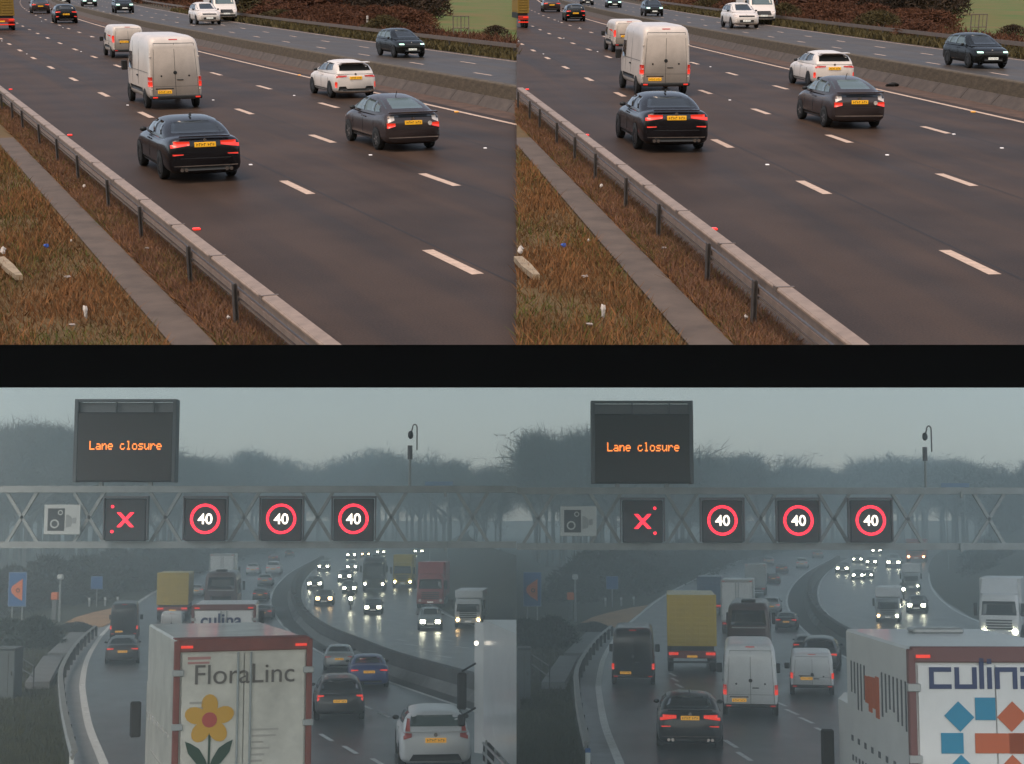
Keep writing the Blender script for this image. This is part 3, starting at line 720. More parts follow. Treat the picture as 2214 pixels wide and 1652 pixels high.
def tree(base, h, label, group, seed, wide=1.0):
    rnd = random.Random(seed); tm, cm = TREES[seed % 5]
    t = thing('tree', label, 'tree', Matrix.Translation(base) @ Matrix.Rotation(rnd.uniform(0, 6.28), 4, 'Z') @ Matrix.Diagonal((h / 10 * wide, h / 10 * wide, h / 10, 1)), group)
    link('trunk', tm, None, t); link('crown', cm, None, t)
BUSH = {}
for nm, c1, c2 in (('brown', (.060, .020, .008), (.125, .046, .018)), ('olive', (.045, .032, .008), (.085, .06, .018)), ('dark', (.022, .012, .005), (.045, .024, .010)), ('cool', (.020, .023, .020), (.04, .043, .038)), ('green', (.010, .022, .014), (.02, .036, .022))):
    mm = mat('scrub_' + nm, c1, 1.0, rgb2=c2, vscale=.8)
    BUSH[nm] = []
    for i in range(3):
        me = twig_mesh('foliage', 50 + i, 1.0, 1.0, 1500, .022); me.materials.append(mm)
        b = MB()
        for k in range(7):
            a = k * .9; b.tube((0, 0, 0), (.5 * math.cos(a), .5 * math.sin(a), .7), .03, .01, 4)
        sm = b.mesh('stem'); sm.materials.append(mm); BUSH[nm].append((me, sm))
def bush(kind, M, r, h, label, group, seed, cat='bush'):
    rnd = random.Random(seed); me, sm = BUSH[kind][seed % 3]
    t = thing('bush', label, cat, M @ Matrix.Rotation(rnd.uniform(0, 6.28), 4, 'Z') @ Matrix.Diagonal((r, r, h, 1)), group)
    link('foliage', me, None, t); link('stem', sm, None, t)

# ================================================================== THE UPPER ROADS (ramp deck)
DK = {'left': Deck(-313.0, 4.9, -330.0, 1117.0), 'right': Deck(804.0, 4.6, 1117.0, 2540.0)}
def strip(d, name, x0, x1, z, m, parent=None, y0=0.0, y1=420.0, step=5.0):
    vs = []; fs = []; y = y0
    while y < y1 - 1e-6:
        yn = min(y1, y + step)
        q = clip([(x0 + bend(y), y), (x1 + bend(y), y), (x1 + bend(yn), yn), (x0 + bend(yn), yn)], d.quad)
        if len(q) >= 3:
            k = len(vs); vs += [(p[0], p[1], z) for p in q]; fs.append(tuple(range(k, k + len(q))))
        y = yn
    if not vs: return None
    return link(name, mesh(name, vs, fs), m, parent, d.M if parent is None else None)
def seamcut(name, me, m, parent, d, L):
    """link a piece, trimmed where the two ramps meet"""
    M = d.M @ L; n = ray(1117, 0).cross(ray(1117, 1600)).normalized(); o = Vector((0, 0, CAMZ))
    if n.x < 0: n = -n
    sg = 1 if d.x1 == 1117.0 else -1
    ds = [sg * n.dot(M @ v.co - o) for v in me.vertices]
    if max(ds) < -.01: return link(name, me, m, parent, L)
    if min(ds) > -.05: return None
    b = bmesh.new(); b.from_mesh(me); I = M.inverted(); N = (M.to_3x3().transposed() @ (sg * n)).normalized()
    r = bmesh.ops.bisect_plane(b, geom=b.verts[:] + b.edges[:] + b.faces[:], plane_co=I @ (o - sg * n * .01), plane_no=N, clear_outer=True)
    bmesh.ops.holes_fill(b, edges=[e for e in b.edges if e.is_boundary], sides=0)
    m2 = bpy.data.meshes.new(name); b.to_mesh(m2); b.free()
    return link(name, m2, m, parent, L)
def bm_at(x, y): return Matrix.Translation((x + bend(y), y, 0)) @ Matrix.Rotation(-1.9e-4 * 2 * max(0, y - 55), 4, 'Z')
def grass(name, d, x0, x1, y0, y1, n, m, hmin, hmax, skip, seed, mask=None, lean=.5, wid=.0065):
    rnd = random.Random(seed); vs = []; fs = []
    for i in range(n):
        y = y0 + (y1 - y0) * rnd.random() ** 1.5; x = rnd.uniform(x0, x1)
        if skip and skip[0] < x < skip[1]: continue
        if not inquad((x + bend(y), y), d.quad): continue
        if mask and not mask(x, y, rnd): continue
        h = rnd.uniform(hmin, hmax); a = rnd.uniform(0, 6.28); w = wid * (1 + y / 40)
        X = x + bend(y); k = len(vs)
        vs += [(X - w * math.cos(a), y - w * math.sin(a), 0), (X + w * math.cos(a), y + w * math.sin(a), 0), (X + rnd.gauss(0, lean) * h, y + rnd.gauss(0, lean) * h, h)]; fs.append((k, k + 1, k + 2))
    o = struct(link(name, mesh(name, vs, fs), m, None, d.M), 'stuff')
    return o
dry1 = mat('dry_grass', (.19, .075, .024), 1.0, rgb2=(.27, .115, .038), vscale=1.5)
dry2 = mat('straw_grass', (.11, .050, .016), 1.0, rgb2=(.19, .095, .032), vscale=2.0)
green1 = mat('green_grass', (.060, .070, .010), 1.0, rgb2=(.12, .115, .018), vscale=1.5)
weedm = mat('dead_weed', (.12, .055, .032), 1.0, rgb2=(.21, .105, .06), vscale=1.8)
import functools
def pnoise(x, y):
    return .5 + .25 * math.sin(x * 1.9 + 1.7 * math.sin(y * .61)) + .25 * math.sin(y * 1.13 + 2.1 * math.sin(x * .83 + 1.0))
def twigs(name, pick, n, m, h0, h1, d=None, wid=.03):
    rnd = random.Random(9); vs = []; fs = []
    for i in range(n):
        x, y = pick(rnd); X = x
        if d:
            X = x + bend(y)
            if not inquad((X, y), d.quad): continue
        h = rnd.uniform(h0, h1); z0 = rnd.uniform(0, h * .6) + (0 if d else gz(y)); e = Vector((rnd.gauss(0, .5), rnd.gauss(0, .5), rnd.uniform(.3, 1))).normalized() * h * .6
        w = e.cross(Vector((rnd.gauss(0, 1), rnd.gauss(0, 1), rnd.gauss(0, 1)))).normalized() * wid * (1 + y / 150); p = Vector((X, y, z0)); k = len(vs)
        vs += [p - w, p + w, p + e]; fs.append((k, k + 1, k + 2))
    return struct(link(name, mesh(name, vs, fs), m, None, d.M if d else None), 'stuff')
stud_w = mat('stud_white_glow', (.8, .72, .68), .3, emit=.35); stud_r = mat('stud_red_glow', (.8, .03, .02), .3, emit=.8); stud_a = mat('stud_amber_glow', (.85, .35, .03), .3, emit=.3)  # stud glint is put in as emission; studs have no lamp
litter_w = mat('litter_white', (.58, .50, .44), .7, var=.3, vscale=14); litter_b = mat('litter_blue', (.04, .10, .40), .5); litter_g = mat('litter_grey', (.34, .28, .25), .6)

def upper(side, dx):
    d = DK[side]; where = 'upper %s view' % side
    def lat(x, y):
        p = d.p(x + dx, y); return p[0] - bend(p[1])
    def mean(L): return sum(lat(*p) for p in L) / len(L)
    A = mean([(324, 253), (640, 405), (1000, 575)]); B = mean([(526, 240), (694, 300), (950, 388)]); C = mean([(572, 189), (714, 229)]); S = mean([(658, 164), (915, 224), (1116, 271)])
    E0 = mean([(676, 116), (587, 100)]); E1 = mean([(902, 137), (1048, 161)]); E2 = mean([(790, 102), (1025, 138)])
    rail = mean([(129, 353), (237, 455), (316, 520), (520, 710)]); pl = mean([(43, 368), (366, 743)]); pr = mean([(94, 368), (460, 743)])
    foot = mean([(1115, 246)]); far = mean([(1116, 131)]); k = d.H / 4.9
    edge = rail + .35
    # slab and front board
    q = d.quad; vs = [(p[0], p[1], -.06) for p in q] + [(p[0], p[1], -.12) for p in q]
    o = struct(link('deck_slab', mesh('deck_slab', vs, [(0, 1, 2, 3), (7, 6, 5, 4), (0, 4, 5, 1), (1, 5, 6, 2), (2, 6, 7, 3), (3, 7, 4, 0)]), slabm, None, d.M))
    # a black board stands along the front edge of the ramp
    Y = (d.M @ Vector((*d.p(CX, 930), 0))).y
    a2, b2, t0, t1 = AT(d.x0, 837, Y), AT(d.x1, 837, Y), AT(d.x0, 745.5, Y), AT(d.x1, 745.5, Y)
    bb = MB(); th = Vector((0, .06, 0))
    bb.add([a2, b2, t1, t0, a2 + th, b2 + th, t1 + th, t0 + th], [(0, 1, 2, 3), (7, 6, 5, 4), (0, 4, 5, 1), (1, 5, 6, 2), (2, 6, 7, 3), (3, 7, 4, 0)])
    struct(bb.obj('deck_edge_beam', blackm))
    # ground sheets
    struct(strip(d, 'verge', -200, edge, -.004, verge_up))
    road = struct(strip(d, 'road', edge, S + .55, 0, asph_up))
    struct(strip(d, 'central_reserve', S + .55, foot + 1.75, -.002, reserve_up))
    road2 = struct(strip(d, 'road', foot + 1.75, far, 0, asph_far))
    bank = struct(strip(d, 'verge', far, far + 7, -.004, mat('scrub_floor', (.035, .022, .010), 1.0, rgb2=(.075, .045, .018), vscale=.5)))
    struct(strip(d, 'field', far + 7, 330, -.008, field_up))
    fp = struct(strip(d, 'footpath', pl, pr, .05, path_up, y0=0, y1=d.p(20 + dx, 301)[1]))
    strip(d, 'kerb', edge, edge + .22, .006, conc_apron, road)
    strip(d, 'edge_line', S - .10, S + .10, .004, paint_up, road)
    # lane dashes
    def dashes(Lpx, X, par, wd=.11, ref=None, module=None):
        ys = sorted(d.p(x + dx, y)[1] for x, y in Lpx); mod = (d.p(15 + dx, 96)[1] - d.p(1000 + dx, 575)[1]) / 9
        y0 = ys[0]
        while y0 > 12: y0 -= mod
        me = mesh('lane_dash', [(-wd, -.12 * mod, .004), (wd, -.12 * mod, .004), (wd, .12 * mod, .004), (-wd, .12 * mod, .004)], [(0, 1, 2, 3)])
        while y0 < 330:
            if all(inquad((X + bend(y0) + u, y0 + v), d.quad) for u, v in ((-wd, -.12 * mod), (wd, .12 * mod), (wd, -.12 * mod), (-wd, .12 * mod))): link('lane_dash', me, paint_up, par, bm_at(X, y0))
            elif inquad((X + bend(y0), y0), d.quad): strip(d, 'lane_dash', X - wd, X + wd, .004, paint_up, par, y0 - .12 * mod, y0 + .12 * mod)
            y0 += mod
    dashes([(640, 405)], A, road); dashes([(694, 300)], B, road); dashes([(572, 189)], C, road)
    dashes([(676, 116)], E0, road2, .075); dashes([(902, 137)], E1, road2, .075); dashes([(790, 102)], E2, road2, .075)
    for X in (A, B, C):
        for dd in (.26,): strip(d, 'joint_seam', X + dd - .02, X + dd + .02, .002, mat('seam_tar', (.012, .009, .008), .7), road)
    strip(d, 'edge_line', far - .55, far - .42, .004, paint_up, road2); strip(d, 'edge_line', foot + 2.6, foot + 2.75, .004, paint_up, road2)
    # concrete step barrier
    ylo, yhi = d.yrange(foot + .4)
    bar = thing('concrete_barrier', 'long brown concrete step barrier between the carriageways, ' + where, 'barrier', d.M)
    am = mesh('apron_block', [(x, y, z) for y in (0.02, 2.98) for x, z in ((0, -.05), (.36, .38), (.62, .38), (.62, -.05))], [(0, 1, 2, 3), (7, 6, 5, 4), (0, 4, 5, 1), (1, 5, 6, 2), (2, 6, 7, 3)])
    wm = mesh('wall_block', [(x, y, z) for y in (0.008, 2.992) for x, z in ((.42, .36), (.47, .86), (.50, .90), (.84, .90), (.87, .86), (.92, -.05), (.63, -.05), (.63, .36))], [tuple(range(8)), tuple(range(15, 7, -1))] + [(i, 8 + i, 8 + (i + 1) % 8, (i + 1) % 8) for i in range(8)])
    y = ylo - 3.0
    while y + 3 < yhi and y < 330:
        seamcut('apron_block', am, conc_apron, bar, d, bm_at(foot, y)); seamcut('wall_block', wm, conc_up, bar, d, bm_at(foot, y)); y += 3.0
    # near guard rail
    gr = thing('guard_rail', 'pale steel guard rail with dark posts beside the dry verge, ' + where, 'guard rail', d.M)
    ylo, yhi = d.yrange(rail, d.rquad)
    pys = [d.p(x + dx, y)[1] for x, y in ((520, 710), (419, 618), (316, 520), (237, 455), (178, 394), (129, 353), (91, 317), (59, 283), (31, 263))]
    sp = 4.3 * k
    while pys[-1] + sp < yhi + 4: pys.append(pys[-1] + sp)
    if pys[0] - 3.1 > ylo: pys.insert(0, pys[0] - 3.1)
    pm = MB().box(-.06, .0, -.012, .012, -.1, .66).box(-.06, -.045, -.055, .055, -.1, .66).box(-.015, 0, -.055, .055, -.1, .66).mesh('post')
    for y in pys:
        if inquad((rail + bend(y), y), d.quad): link('post', pm, post_up, gr, bm_at(rail - .02, y))
    y = ylo; seg = 3.2
    tf = MB(); tf.add([(x, yy, z) for yy in (.005, seg - .005) for x, z in ((.0, .725), (.02, .75), (.20, .75), (.235, .715), (.22, .70), (.0, .70))], [tuple(range(6)), tuple(range(11, 5, -1))] + [(i, 6 + i, 6 + (i + 1) % 6, (i + 1) % 6) for i in range(6)])
    wb = MB(); wb.add([(x, yy, z) for yy in (.005, seg - .005) for x, z in ((.03, .70), (.05, .70), (.05, .60), (.11, .57), (.11, .555), (.03, .59))], [tuple(range(6)), tuple(range(11, 5, -1))] + [(i, 6 + i, 6 + (i + 1) % 6, (i + 1) % 6) for i in range(6)])
    lf = MB(); lf.add([(x, yy, z) for yy in (.005, seg - .005) for x, z in ((.0, .475), (.0, .555), (.02, .555), (.16, .485), (.16, .455), (.02, .455))], [tuple(range(6)), tuple(range(11, 5, -1))] + [(i, 6 + i, 6 + (i + 1) % 6, (i + 1) % 6) for i in range(6)])
    lb = MB().box(.0, .03, .005, seg - .005, .40, .425)
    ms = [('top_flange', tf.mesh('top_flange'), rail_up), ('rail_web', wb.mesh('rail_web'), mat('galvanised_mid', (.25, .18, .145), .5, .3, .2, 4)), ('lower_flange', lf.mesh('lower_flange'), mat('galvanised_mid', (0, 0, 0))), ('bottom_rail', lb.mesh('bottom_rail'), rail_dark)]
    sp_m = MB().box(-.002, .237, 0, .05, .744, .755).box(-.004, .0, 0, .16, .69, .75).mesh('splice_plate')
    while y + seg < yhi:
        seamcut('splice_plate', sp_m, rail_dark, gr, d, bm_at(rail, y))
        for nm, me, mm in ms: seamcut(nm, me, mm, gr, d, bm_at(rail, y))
        y += seg
    # guard rail beyond the far carriageway
    fr = thing('guard_rail', 'thin weathered guard rail along the far edge of the oncoming lanes, ' + where, 'guard rail', d.M)
    X = far + 1.7; ylo, yhi = d.yrange(X); y = ylo - 3.5
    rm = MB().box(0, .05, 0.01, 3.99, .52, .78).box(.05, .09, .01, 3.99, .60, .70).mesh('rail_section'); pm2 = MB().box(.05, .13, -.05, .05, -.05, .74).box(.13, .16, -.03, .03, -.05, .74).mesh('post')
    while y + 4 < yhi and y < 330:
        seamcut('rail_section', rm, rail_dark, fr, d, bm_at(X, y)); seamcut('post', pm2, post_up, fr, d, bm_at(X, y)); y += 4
    # marker post, back of a sign frame
    p = d.p((795 if side == 'left' else 1911 - 1117) + dx, 72)
    t = thing('marker_post', 'slim white marker post behind the far guard rail, ' + where, 'marker post', d.M @ Matrix.Translation((p[0], p[1], 0)))
    MB().bbox(-.09, .09, -.03, .03, 0, 1.5, .02).obj('post', litter_w, t); MB().bbox(-.085, .085, -.04, -.028, 1.1, 1.2, .004).obj('reflector', trim, t)
    xc = 997 if side == 'left' else 2112.5
    p = d.p(xc + (dx if side == 'left' else 0), 95); sx = 1.05
    t = thing('empty_sign', 'bare grey tubular sign frame behind the far guard rail, ' + where, 'sign frame', d.M @ Matrix.Translation((p[0], p[1], 0)) @ Matrix.Rotation(R(-14 if side == 'left' else 4), 4, 'Z'))
    for xx in (-.55 * sx, 0, .55 * sx): MB().tube((xx, 0, 0), (xx, 0, 2.0), .035).obj('upright', rail_dark, t)
    for zz in (1.15, 2.0): MB().tube((-.58 * sx, 0, zz), (.58 * sx, 0, zz), .03).obj('cross_bar', rail_dark, t)
    for xx in (-.28, .28): MB().tube((xx, 0, 1.15), (xx, 0, 2.0), .018).obj('inner_bar', rail_dark, t)
    # road studs
    L = [(4, 89), (58, 117), (102, 83), (175, 112), (90, 46), (136, 60), (197, 80), (276, 228), (461, 217), (542, 357), (636, 207), (801, 336), (1049, 321), (945, 291), (419, 145)]
    for i, (x, y) in enumerate(L):
        p = d.p(x + dx, y)
        MB().bbox(-.045, .045, -.04, .04, 0, .025, .008).obj('road_stud', stud_w, None, d.M @ Matrix.Translation((p[0], p[1], 0)))
        tag(bpy.data.objects[-1] if False else col.objects[-1], 'small white reflective road stud on a lane line, ' + where, 'road stud', 'white road studs, ' + where)
    for (x, y), mm, nm in [((151, 293), stud_r, 'red'), ((23, 194), stud_r, 'red'), ((425, 497), stud_r, 'red'), ((987, 243), stud_a, 'amber'), ((647, 163), stud_a, 'amber')]:
        p = d.p(x + dx, y)
        o = MB().bbox(-.075, .075, -.06, .06, 0, .04, .012).obj('road_stud', mm, None, d.M @ Matrix.Translation((p[0], p[1], 0)))
        tag(o, 'small %s reflective road stud at the road edge, %s' % (nm, where), 'road stud', '%s road studs, %s' % (nm, where))
    # litter on the verge
    def litter(x, y, s, m, lab, seed):
        p = d.p(x + dx, y)
        s = tuple(.72 * c for c in s); o = MB().blob((0, 0, s[2] + .10), s, seed, 7, 5, .5).obj('litter', m, None, d.M @ Matrix.Translation((p[0], p[1], 0)))
        tag(o, lab + ', ' + where, 'litter')
    litter(102, 548, (.06, .06, .05), litter_b, 'crumpled blue scrap lying in dry grass', 1)
    litter(9, 560, (.07, .06, .08), litter_w, 'torn white bag lying by the broken slab at the edge', 2)
    litter(187, 700, (.045, .05, .11), litter_w, 'white carton standing in dry grass near the front edge', 3)
    litter(148, 613, (.07, .03, .025), litter_g, 'flat pale scrap in the dry grass below the blue one', 4)
    litter(318, 550, (.07, .03, .02), litter_g, 'flat pale scrap lying between path and guard rail', 5)
    litter(183, 415, (.05, .05, .05), litter_w, 'round white scrap beside the guard rail post', 6)
    litter(158, 720, (.06, .05, .03), litter_g, 'grey scrap left of the white carton', 7)
    litter(155, 535 - 1, (.03, .03, .03), litter_w, 'tiny white scrap right of the blue one', 8)
    litter(494, 705, (.04, .04, .04), litter_w, 'white scrap beside the nearest whole guard rail post', 9)
    o = MB()
    p0, p1 = d.p(max(2, 2) + dx if side == 'left' else 1120, 572), d.p(40 + dx, 612)
    dirv = Vector((p1[0] - p0[0], p1[1] - p0[1], 0)); nrm = Vector((-dirv.y, dirv.x, 0)).normalized() * .07
    q0 = Vector((*p0, .05)); 
    o.poly([q0 - nrm, q0 + dirv * .5 - nrm * 1.2, q0 + dirv - nrm * .5, q0 + dirv * 1.02 + nrm, q0 + dirv * .45 + nrm * 1.3, q0 + nrm], (0, 0, .09)).obj('broken_slab', mat('pale_slab', (.30, .22, .14), .9, var=.25, vscale=5), None, d.M)
    tag(col.objects[-1], 'narrow broken concrete slab half buried in grass, ' + where, 'slab')
    if side == 'right':
        p = d.p(1927, 187)
        tag(MB().blob((0, 0, .07), (.28, .12, .09), 4, 8, 5, .4).obj('tyre_scrap', rubber, None, d.M @ Matrix.Translation((p[0], p[1], 0))), 'black rubber scrap lying at the foot of the concrete barrier', 'debris')
    # verge grass
    skip = (pl - .05, pr + .06)
    grass('grass', d, rail - 14, rail + .2, 15, 62, 150000, dry1, .06, .22, skip, 3, lambda x, y, r: x < pl and pnoise(x, y) > .42 + r.uniform(-.25, .25))
    grass('grass', d, rail - 14, rail + .3, 15, 75, 220000, dry2, .05, .17, skip, 4, lambda x, y, r: pnoise(x + 3, y + 1) > .12 + r.uniform(-.3, .3))
    grass('grass', d, rail - 14, rail + .3, 15, 90, 110000, green1, .05, .17, skip, 5, lambda x, y, r: pnoise(x * 1.1 + 9, y * .8 + 4) > .50 + r.uniform(-.2, .2) or y > 34 + r.uniform(-3, 8))
    grass('weeds', d, pr + .06, rail + .3, 16, 60, 30000, weedm, .05, .20, None, 6, None, .6)
    grass('weeds', d, pr + .05, rail + .3, 16, 60, 26000, dry1, .04, .15, None, 16, None, .8)
    grass('grass', d, pr + .05, rail + .25, 16, 62, 26000, green1, .04, .14, None, 26, lambda x, y, r: pnoise(x * 1.6 + 2, y * .9) > .58 + r.uniform(-.15, .15), .7)
    grass('grass', d, far + .1, far + 4, 40, 220, 30000, mat('rough_grass', (.06, .042, .012), 1., rgb2=(.10, .075, .025), vscale=.6), .2, .55, None, 8, None, .4, .03)
    # scrub bank beyond
    rnd = random.Random(31); n = 0; tries = 0
    while n < 88 and tries < 4000:
        tries += 1
        if n < 58: y = rnd.uniform(62, 200); x = rnd.uniform(far + 3.2, far + 13 + (0 if y < 120 else (y - 120) * .12)); r = rnd.uniform(1.8, 3.0); h = rnd.uniform(1.2, 2.2)
        else: y = rnd.uniform(170, 330); x = rnd.uniform(far + 4, far + 14 + (y - 150) * .75); r = rnd.uniform(4.5, 7); h = rnd.uniform(2.5, 4.0)
        if not inquad((x + bend(y), y), d.quad): continue
        if not inquad((x + bend(y) - r * .8, y), d.quad) and side == 'right': continue
        if not inquad((x + bend(y) + r * 1.3, y), d.quad): continue
        w3 = d.M @ Vector((x + bend(y), y, 0)); cy_ = w3.y * math.cos(PITCH) + (w3.z - CAMZ) * math.sin(PITCH); pxx = CX + F * w3.x / cy_ - dx
        if pxx > 915:
            if x > far + 6.5: tries += 1; continue
            h *= .42; r *= .7
        kind = 'brown' if x > far + 6 or rnd.random() < .4 else 'olive'
        bush(kind, d.M @ bm_at(x, y), r, h, {'brown': 'leafless reddish brown scrub bush on the bank beyond the far guard rail, ', 'olive': 'low olive brown scrub bush along the far guard rail, '}[kind] + where, kind + ' scrub bushes, ' + where, n); n += 1
    twigs('scrub', lambda r: ((lambda y: (r.uniform(far + 2.6, far + (7 if y < 135 else 12) + max(0, y - 140) * .35), y))(r.uniform(55, 320))), 42000, BUSH['brown'][0][0].materials[0], .4, 1.1, d)
    for i, (x, y, r, h) in enumerate([(800, 42, 4, 4), (845, 45, 4.5, 4.5), (890, 42, 4, 4), (868, 30, 6, 5), (820, 26, 6, 5), (1072, 80, 1.3, 1.1), (915, 34, 4, 4)]):
        p = d.p(x + dx, y); 
        bush('dark', d.M @ Matrix.Translation((p[0], p[1], 0)), r, h, 'tall dark thicket shrub beside the green field, ' + where, 'dark thicket shrubs, ' + where, i)
    return d, where

def vm(d, x, y, on=False, wpx=None, W=1.86, rot=0.0):
    p = d.p(x, y); s = 1.0
    if wpx:
        dist = (d.M @ Vector((p[0], p[1], 0)) - Vector((0, 0, CAMZ))).length
        s = max(.85, min(1.3, wpx * dist / F / W))
    return d.M @ Matrix.Translation((p[0], p[1], 0)) @ Matrix.Rotation(-2 * 1.9e-4 * max(0, p[1] - 55) + (math.pi if on else 0) + R(rot), 4, 'Z') @ Matrix.Scale(s, 4)

bmw_l = [(.38, .84, .86, 1.02, tail_on), (.54, .80, .68, .715, tail_on)]
def saloon_x(t, lo, gh):
    badge(t, lo, 1.035, .04)
    for sg in (-1, 1):
        for k in (0, .11): MB().tube((sg * .55 + k - .05, -.03, .33), (sg * .55 + k - .05, .2, .33), .045, .045, 10).obj('exhaust', chrome, t)
    lo.patch('bumper_trim', 'rear', ((-.78, .415), (.78, .415), (.78, .43), (-.78, .43)), rail_dark, t, .016, 8, 1)
    lo.patch('boot_gap', 'rear', ((-.62, .60), (.62, .60), (.62, .612), (-.62, .612)), trim, t, .004, 8, 1)
    MB().poly([(0, 1.7, 1.47), (0, 1.95, 1.48), (0, 1.72, 1.56)], (.03, 0, 0)).obj('roof_aerial', trim, t)
    z = 1.125; MB().bbox(-.62, .62, .02, .10, z - .01, z + .02, .006).obj('boot_lip', P_black, t)
def hatch_x(t, lo, gh):
    badge(t, lo, .99, .045)
    for sg in (-1, 1):
        lo.patch('bumper_vent', 'rear', ((sg * .36, .34), (sg * .76, .34), (sg * .72, .50), (sg * .44, .50)), trim, t, .016, 4, 2)
        lo.patch('fog_reflector', 'rear', ((sg * .80, .46), (sg * .865, .46), (sg * .865, .68), (sg * .80, .68)), tail_on, t, .018, 2, 2)
    MB().bbox(-.64, .64, .04, .46, 1.44, 1.47, .01).obj('roof_spoiler', P_white2, t)
def prius_x(t, lo, gh):
    MB().bbox(-.74, .74, -.02, .12, 1.10, 1.145, .015).obj('rear_spoiler', P_grey, t)
    lo.patch('lower_rear_glass', 'rear', ((-.60, .985), (.60, .985), (.64, 1.085), (-.64, 1.085)), glass, t, .012, 6, 2)
    MB().tube((-.45, .62, 1.24), (-.02, .42, 1.19), .013).obj('rear_wiper', trim, t)
    MB().tube((0, 1.55, 1.46), (0, 1.42, 1.62), .01).obj('roof_aerial', trim, t)
    badge(t, lo, .93, .05); y = lo.hit('rear', .5, .80)[1]
    MB().tube((.5, y - .02, .80), (.5, y + .02, .80), .06, .06, 12).obj('round_sticker', litter_w, t)
    lo.patch('bumper_lip', 'rear', ((-.75, .40), (.75, .40), (.75, .43), (-.75, .43)), rail_dark, t, .02, 8, 1)
    lo.patch('tailgate_gap', 'rear', ((-.62, .66), (.62, .66), (.62, .672), (-.62, .672)), trim, t, .004, 8, 1)
def velar_x(t, lo, gh):
    lo.patch('grille', 'front', ((-.55, .78), (.55, .78), (.55, .88), (-.55, .88)), trim, t, .012)
    badge(t, lo, .92, .03, litter_w, 'front')
tallamps = [(.87, .985, .86, 1.04, tail_on), (.87, .985, 1.06, 1.22, tail)]
def van_tall_x(t): pass

def box_van_front(M, label):
    t = thing('box_van', label, 'van', M @ Matrix.Translation((0, -4.4, 0)))
    s = VAN['tall']; W = .98
    sh = Shell([(2.9, W), (4.6, W), (5.2, W * .92), (5.42, W * .75)], [(2.9, 2.3), (3.6, 2.3), (3.95, 2.2), (4.5, 1.55), (4.7, 1.2), (5.2, 1.0), (5.42, .8)], [(2.9, .4), (5.42, .4)], 8, .08, 1.1, smooth=.08)
    link('cab', sh.mesh('cab', 24, 30), P_white2, t)
    sh.patch('windscreen', 'front', ((-W * .8, 1.45), (W * .8, 1.45), (W * .72, 2.08), (-W * .72, 2.08)), glass2, t)
    sh.patch('grille', 'front', ((-.55, .72), (.55, .72), (.5, 1.0), (-.5, 1.0)), trim, t, .02); sh.patch('lower_grille', 'front', ((-.7, .45), (.7, .45), (.7, .6), (-.7, .6)), trim, t, .02)
    plate(t, sh, 'front', 0, .66)
    for sg in (-1, 1):
        sh.patch('head_lamp', 'front', ((sg * .58, .78), (sg * .82, .78), (sg * .82, .98), (sg * .6, .98)), tail_w, t); MB().bbox(sg * 1.15 - .09, sg * 1.15 + .09, 4.2, 4.32, 1.4, 1.75, .03).obj('wing_mirror', trim, t)
        sh.patch('cab_window', 'left' if sg < 0 else 'right', ((3.3, 1.35), (4.35, 1.35), (4.0, 1.95), (3.3, 1.95)), glass, t)
        for y in (.8, 4.4): wheel(t, sg * .88, y, .345, .21, alloy_d)
    MB().bbox(-1.05, 1.05, 0, 2.9, .8, 2.9, .05).obj('load_box', P_white2, t); MB().bbox(-1.05, 1.05, 2.9, 3.5, 2.33, 2.9, .1).obj('box_overhang', P_white2, t)
    MB().bbox(-.8, .8, .1, 4.0, .5, .8, .03).obj('chassis', trim, t)
    return t

